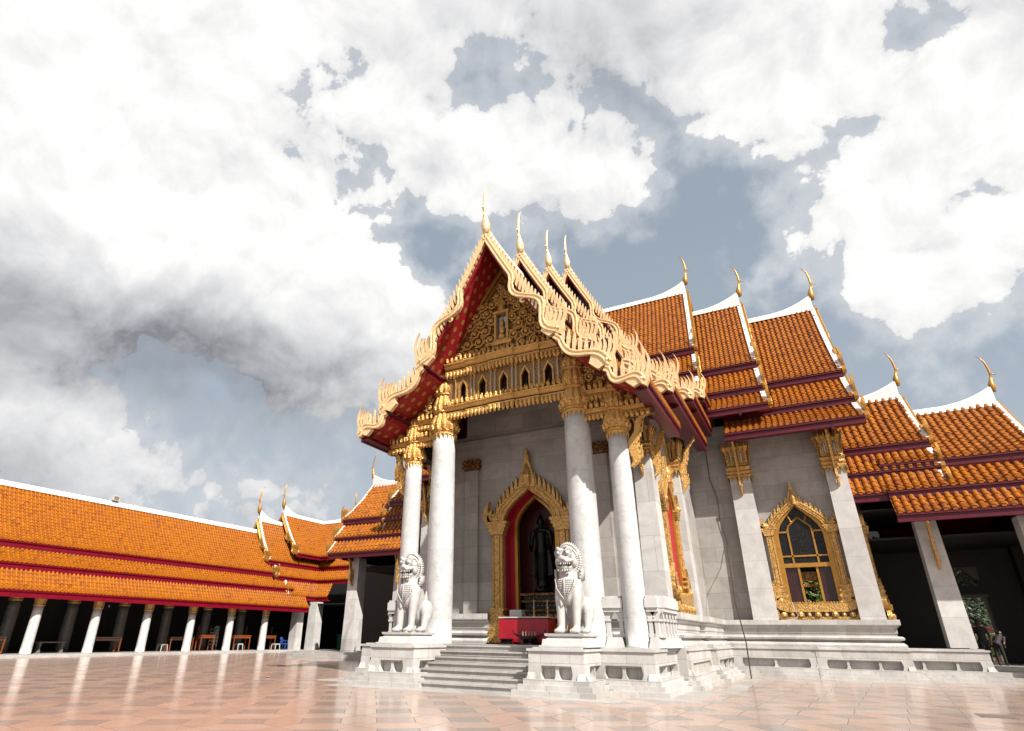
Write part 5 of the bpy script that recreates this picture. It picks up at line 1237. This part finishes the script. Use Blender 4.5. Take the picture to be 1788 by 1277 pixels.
plastic_chair(-37.4, 33.2, .17, 0, 'white', 'white plastic stool beside the dark long table, left of the fourth column', back=False, s=1.2, name='plastic_stool')
for k in range(4): plastic_chair(-38.0, 38.5, .17+k*.32, .4, 'white', ('lowest white plastic chair', 'second white plastic chair', 'third white plastic chair', 'topmost white plastic chair')[k]+' of the tall stack behind the orange stand', 'stacked white chairs in the gallery', s=1.15)
c = MB(); c.box(-34.3, -33.1, 51, 51.8, .17, 1.5); c.box(-34.4, -33.0, 50.9, 51.9, 1.5, 1.62); c.box(-34.3, -33.1, 50.96, 51.0, .9, .95)
tag(ob('plastic_bin', c, 'green', base=(-33.7, 51.4, .17)), 'green plastic bin in the dark gallery corner behind the white piers', 'bin')
bd = MB()
for y_, nm in ((13.0, ''),):
    pass
def bench(x, y, label):
    t = thing('white_bench', label, 'bench', (x, y, .17))
    c = MB(); c.box(x-.3, x+.3, y-.9, y+.9, .82, .9); ob('seat', c, 'column_shade', t)  # white bench, its shade put into the darker marble colour
    for s in (-.75, .75): c = MB(); c.ribbon([(y+s-.1, .82), (y+s-.04, .5), (y+s-.12, .17)], [(y+s+.1, .82), (y+s+.04, .5), (y+s+.12, .17)], lambda p, q, u: (x+u, p, q), -.2, .2); ob('leg', c, 'column_shade', t)
bench(-37.6, 24.6, 'white bench with curved legs in the shade between the first two gallery columns')
for y, lab in ((27.3, 'left of two small hanging bulbs under the gallery eave'), (39.1, 'right of the two small hanging bulbs under the gallery eave, longer cord')):
    t = thing('hanging_bulb', lab, 'light bulb', (-36.3, y, 3.2), 'bare bulbs under the gallery eave')
    dz = 0 if y < 30 else -.45
    c = MB(); c.tube([(-36.3, y, 4.35), (-36.3, y, 3.4+dz)], .01, 4); ob('cord', c, 'black', t); c = MB(); c.ball((-36.3, y, 3.34+dz), .06, 8, 6, (1, 1, 1.4)); ob('bulb', c, 'white', t)
# buddha silhouettes in the dark of the left hall arm
def seatb(m_):
    m_.ball((0, 0, .22), .62, 14, 6, (1.1, .8, .36)); caps(m_, [(0, .1, .3), (0, .1, .95)], [.34, .30]); m_.ball((0, .1, .98), .3, 12, 8, (1.4, .7, .5)); m_.tube([(0, .1, 1.0), (0, .08, 1.3)], .1, 8); m_.ball((0, .06, 1.4), .2, 12, 8, (.9, 1, 1.2)); m_.tube([(0, .08, 1.55), (0, .08, 1.9)], [.12, .01], 8)
    for s in (1, -1): caps(m_, [(s*.38, .1, .98), (s*.5, .0, .6), (s*.3, -.3, .4)], [.11, .09, .08])
sb = remesh(seatb, .05, 2)
o_ = ob('seated_buddha', sb, 'bronze', smooth=True); o_.location = (-17.4, 40.6, 1.35); tag(o_, 'dark seated buddha silhouette in the shadowy left arm beyond the left lion', 'buddha statue')
c = MB(); c.box(-18.3, -16.5, 40.0, 41.3, .55, 1.35, .08); tag(ob('wooden_pedestal', c, 'dark_wood', base=(-17.4, 40.6, .55)), 'dark wooden base under the seated buddha in the left arm', 'pedestal')
# ================================================================== DETAILS ROUND THE HALL
lr = thing('conductor_rod', 'thin rusty iron rod standing on the paving in front of the right wing', 'rod', (7.2, 31.2, 0))
c = MB(); c.tube([(7.2, 31.2, 0), (7.22, 31.3, 1.5), (7.02, 31.6, 3.2), (6.85, 33.6, 5.1)], .028, 6); ob('rod_pipe', c, 'iron', lr)
c = MB(); pts = [(6.85, 33.6, 5.1), (6.72, 34.6, 5.6), (6.78, 34.8, 6.4), (6.6, 34.82, 7.6), (6.66, 34.84, 8.8), (6.42, 34.84, 10.0), (6.45, 34.84, 11.4), (6.25, 34.84, 12.6), (6.2, 34.2, 13.9)]; c.tube(pts, .016, 5); ob('cable', c, 'iron', lr)
c = MB(); c.tube([(9.35, 34.45, 3.3), (9.37, 34.3, 2.95), (9.5, 34.3, 2.7), (9.3, 34.28, 2.52), (9.0, 33.98, 2.51), (8.98, 33.9, 2.2)], .014, 5); tag(ob('white_cable', c, 'white', base=(9.35, 34.4, 2.6)), 'loose white cable hanging from the gilded sill of the right window', 'cable')
dg_ = thing('floor_drain', 'dark cast iron drain grate in the paving at the lower right', 'drain', (13.5, 19.8, 0))
c = MB(); c.box(13.2, 13.9, 19.45, 20.25, -.01, .002); ob('pit', c, 'black', dg_)
c = MB()
for i in range(8): c.box(13.2+i*.0925, 13.255+i*.0925, 19.45, 20.25, .0, .007)
for j in range(6): c.box(13.2, 13.9, 19.45+j*.146, 19.52+j*.146, .001, .0085)
ob('grate', c, 'steel', dg_)
pt = MB()
for k in range(5): a_ = k*1.256; pt.ball((-9.4+math.cos(a_)*.06, 18.6+math.sin(a_)*.06, .03), .06, 6, 4, (1, 1, .4))
tag(ob('flower', pt, mat('pink_petal', f_plain((.6, .25, .3))), base=(-9.4, 18.6, 0)), 'small pink flower lying on the polished paving at the left', 'flower')
# people going out through the gate
def person(name_label, x, y, z, rz, top, leg_m, bend=0.0, stride=.16, scale=1.0):
    def body(m_):
        for s in (1, -1):
            caps(m_, [(s*.10, 0, .92), (s*.11, s*stride*.5, .50), (s*.10, s*stride, .08)], [.105, .075, .05]); m_.ball((s*.10, s*stride-.06, .045), .06, 8, 5, (.8, 2.0, .7))
            caps(m_, [(s*.20, 0, 1.42), (s*.27, .02, 1.13), (s*.26, -.08, .90)], [.065, .048, .038])
            m_.ball((s*.26, -.10, .83), .042, 8, 6, (.7, .9, 1.3))
            for k in range(4): m_.tube([(s*.26, -.14+.028*k, .81), (s*.255, -.145+.028*k, .735-.01*(k % 2))], [.011, .007], 5)
            m_.tube([(s*.25, -.13, .85), (s*.235, -.17, .79)], [.012, .008], 5)
        caps(m_, [(0, 0, .94), (0, .01, 1.12), (0, 0, 1.36)], [.145, .14, .17], sc=(1.1, .75, 1)); m_.ball((0, 0, 1.43), .15, 12, 8, (1.45, .75, .55)); m_.tube([(0, 0, 1.44), (0, -.01, 1.56)], .055, 8)
        m_.ball((0, -.01, 1.64), .10, 12, 10, (.86, 1.0, 1.25)); m_.ball((0, -.11, 1.62), .02, 6, 5, (.8, 1, 1.4))
        for s in (1, -1): m_.ball((s*.088, 0, 1.63), .022, 6, 5, (.5, .8, 1.3))
    bmh = remesh(body, .018, 2)
    def stoop(V):
        V = V.copy(); k = np.clip((V[:, 2]-.9)/.15, 0, 1)*bend; y, z_ = V[:, 1].copy(), V[:, 2]-.92
        V[:, 1] = np.where(k > 0, y*np.cos(k)-z_*np.sin(k), y); V[:, 2] = np.where(k > 0, y*np.sin(k)+z_*np.cos(k)+.92, V[:, 2]); return V
    Z0 = np.concatenate(bmh.v); bmh.v = [stoop(v_) for v_ in bmh.v]
    o = ob('person', bmh, [top], smooth=True); o.data.materials.append(M[leg_m]); o.data.materials.append(M['skin'])
    vz = np.empty(len(o.data.vertices)*3, np.float32); o.data.vertices.foreach_get('co', vz); vz = vz.reshape(-1, 3)
    for p in o.data.polygons:
        c_ = Z0[list(p.vertices)].mean(0); p.material_index = 2 if (c_[2] > 1.50 or (abs(c_[0]) > .21 and c_[2] < 1.1)) else (1 if c_[2] < .93 else 0)
    hm_ = MB(); hm_.ball((0, .025, 1.68), .108, 12, 8, (.92, 1.0, 1.1)); hm_.v = [stoop(v_) for v_ in hm_.v]; hh = ob('hair', hm_, 'hair'); hh.parent = o
    o.location = (x, y, z); o.rotation_euler = (0, 0, rz); o.scale = (scale,)*3
    tag(o, name_label, 'person'); return o
person('person in black walking out through the dark gallery, right of the last marble pier', 16.95, 37.9, .6, math.pi, 'black', 'black', scale=1.12)
p2_ = person('stooping person in a mauve top beside the person in black, at the right edge', 17.55, 38.6, .6, math.pi*.8, 'mauve', 'black', bend=.85, scale=.98, stride=.1); p2_.rotation_euler = (.0, 0, math.pi*.8)
# outside world seen through openings
def foliage(name, x, y, z, rx, ry, rz_, n, m, label, cat, trunk=None, leaf=.11, group=None, seed=1):
    t = thing(name, label, cat, (x, y, 0), group); rr = random.Random(seed); v = []; f = []
    cl = [(rr.gauss(0, .45), rr.gauss(0, .45), rr.gauss(0, .45)) for _ in range(14)]
    for i in range(n):
        cx_, cy_, cz = rr.choice(cl); d = Vector((rr.gauss(0, 1), rr.gauss(0, 1), rr.gauss(0, 1))).normalized()*(.42*rr.random()**.4)
        p = Vector((x+(cx_+d.x)*rx, y+(cy_+d.y)*ry, z+(cz+d.z)*rz_))
        if p.z < .02: continue
        a = Vector((rr.gauss(0, 1), rr.gauss(0, 1), rr.gauss(0, .7))).normalized()*leaf*rr.uniform(.6, 1.4); b = a.orthogonal().normalized()*leaf*.5
        k = len(v); v += [tuple(p-a), tuple(p+b), tuple(p+a), tuple(p-b)]; f.append((k, k+1, k+2, k+3))
    c = MB(); c.add(v, f); ob('foliage', c, m, t)
    if trunk:
        c = MB(); c.tube([(x, y, 0), (x+.1, y, z*.4), (x-.05, y, z*.8)], [trunk, trunk*.8, trunk*.4], 8)
        for k in range(4): a = k*1.6; c.tube([(x, y, z*.55), (x+math.cos(a)*rx*.5, y+math.sin(a)*ry*.5, z*.55+rz_*.6)], [trunk*.4, trunk*.12], 6)
        ob('trunk', c, 'bark', t)
    return t
foliage('clipped_bush', 19.5, 50.5, 1.7, 1.05, 1.0, .95, 14000, 'leaf', 'round yellow green clipped bush seen through the gate', 'bush', leaf=.05, seed=2)
foliage('tree', 20.5, 60, 6.0, 4.5, 4, 4.2, 40000, 'leaf_dark', 'leafy tree filling the top left of the gate opening', 'tree', .16, .12, 'trees beyond the gate', 3)
foliage('tree', 25.0, 62, 6.0, 4.5, 4, 4.4, 30000, 'leaf_dark', 'darker tree at the right side of the gate opening', 'tree', .18, .13, 'trees beyond the gate', 4)
foliage('tree', 10.6, 56, 5.0, 5, 3, 4.2, 12000, 'leaf', 'sunlit tree seen through the lower half of the gilded window', 'tree', .2, .22, 'trees beyond the gate', 5)
fp = thing('fence_post', 'white fence post with pyramid cap seen through the gate', 'post', (18.4, 49.6, 0))
c = MB(); c.box(18.22, 18.58, 49.42, 49.78, 0, 2.55, .02); ob('shaft', c, 'plaster', fp); c = MB(); c.box(18.16, 18.64, 49.36, 49.84, 2.55, 2.65); c.box(18.18, 18.62, 49.38, 49.82, 2.65, 3.05, .2); ob('cap', c, 'plaster', fp)
fn = thing('iron_fence', 'low crimson railing fence crossing the lawn beyond the gate', 'fence', (22, 49, 0))
c = MB()
for i in range(70): c.box(14+i*.22, 14.12+i*.22, 53.0, 53.04, .1, 2.6)
ob('paling', c, 'fence', fn); c = MB(); c.box(14, 30, 52.98, 53.06, .4, .5); c.box(14, 30, 52.98, 53.06, 2.2, 2.3); ob('rail', c, 'fence', fn)
print('objects', len(bpy.data.objects), 'faces', sum(len(o.data.polygons) for o in bpy.data.objects if o.type == 'MESH'))
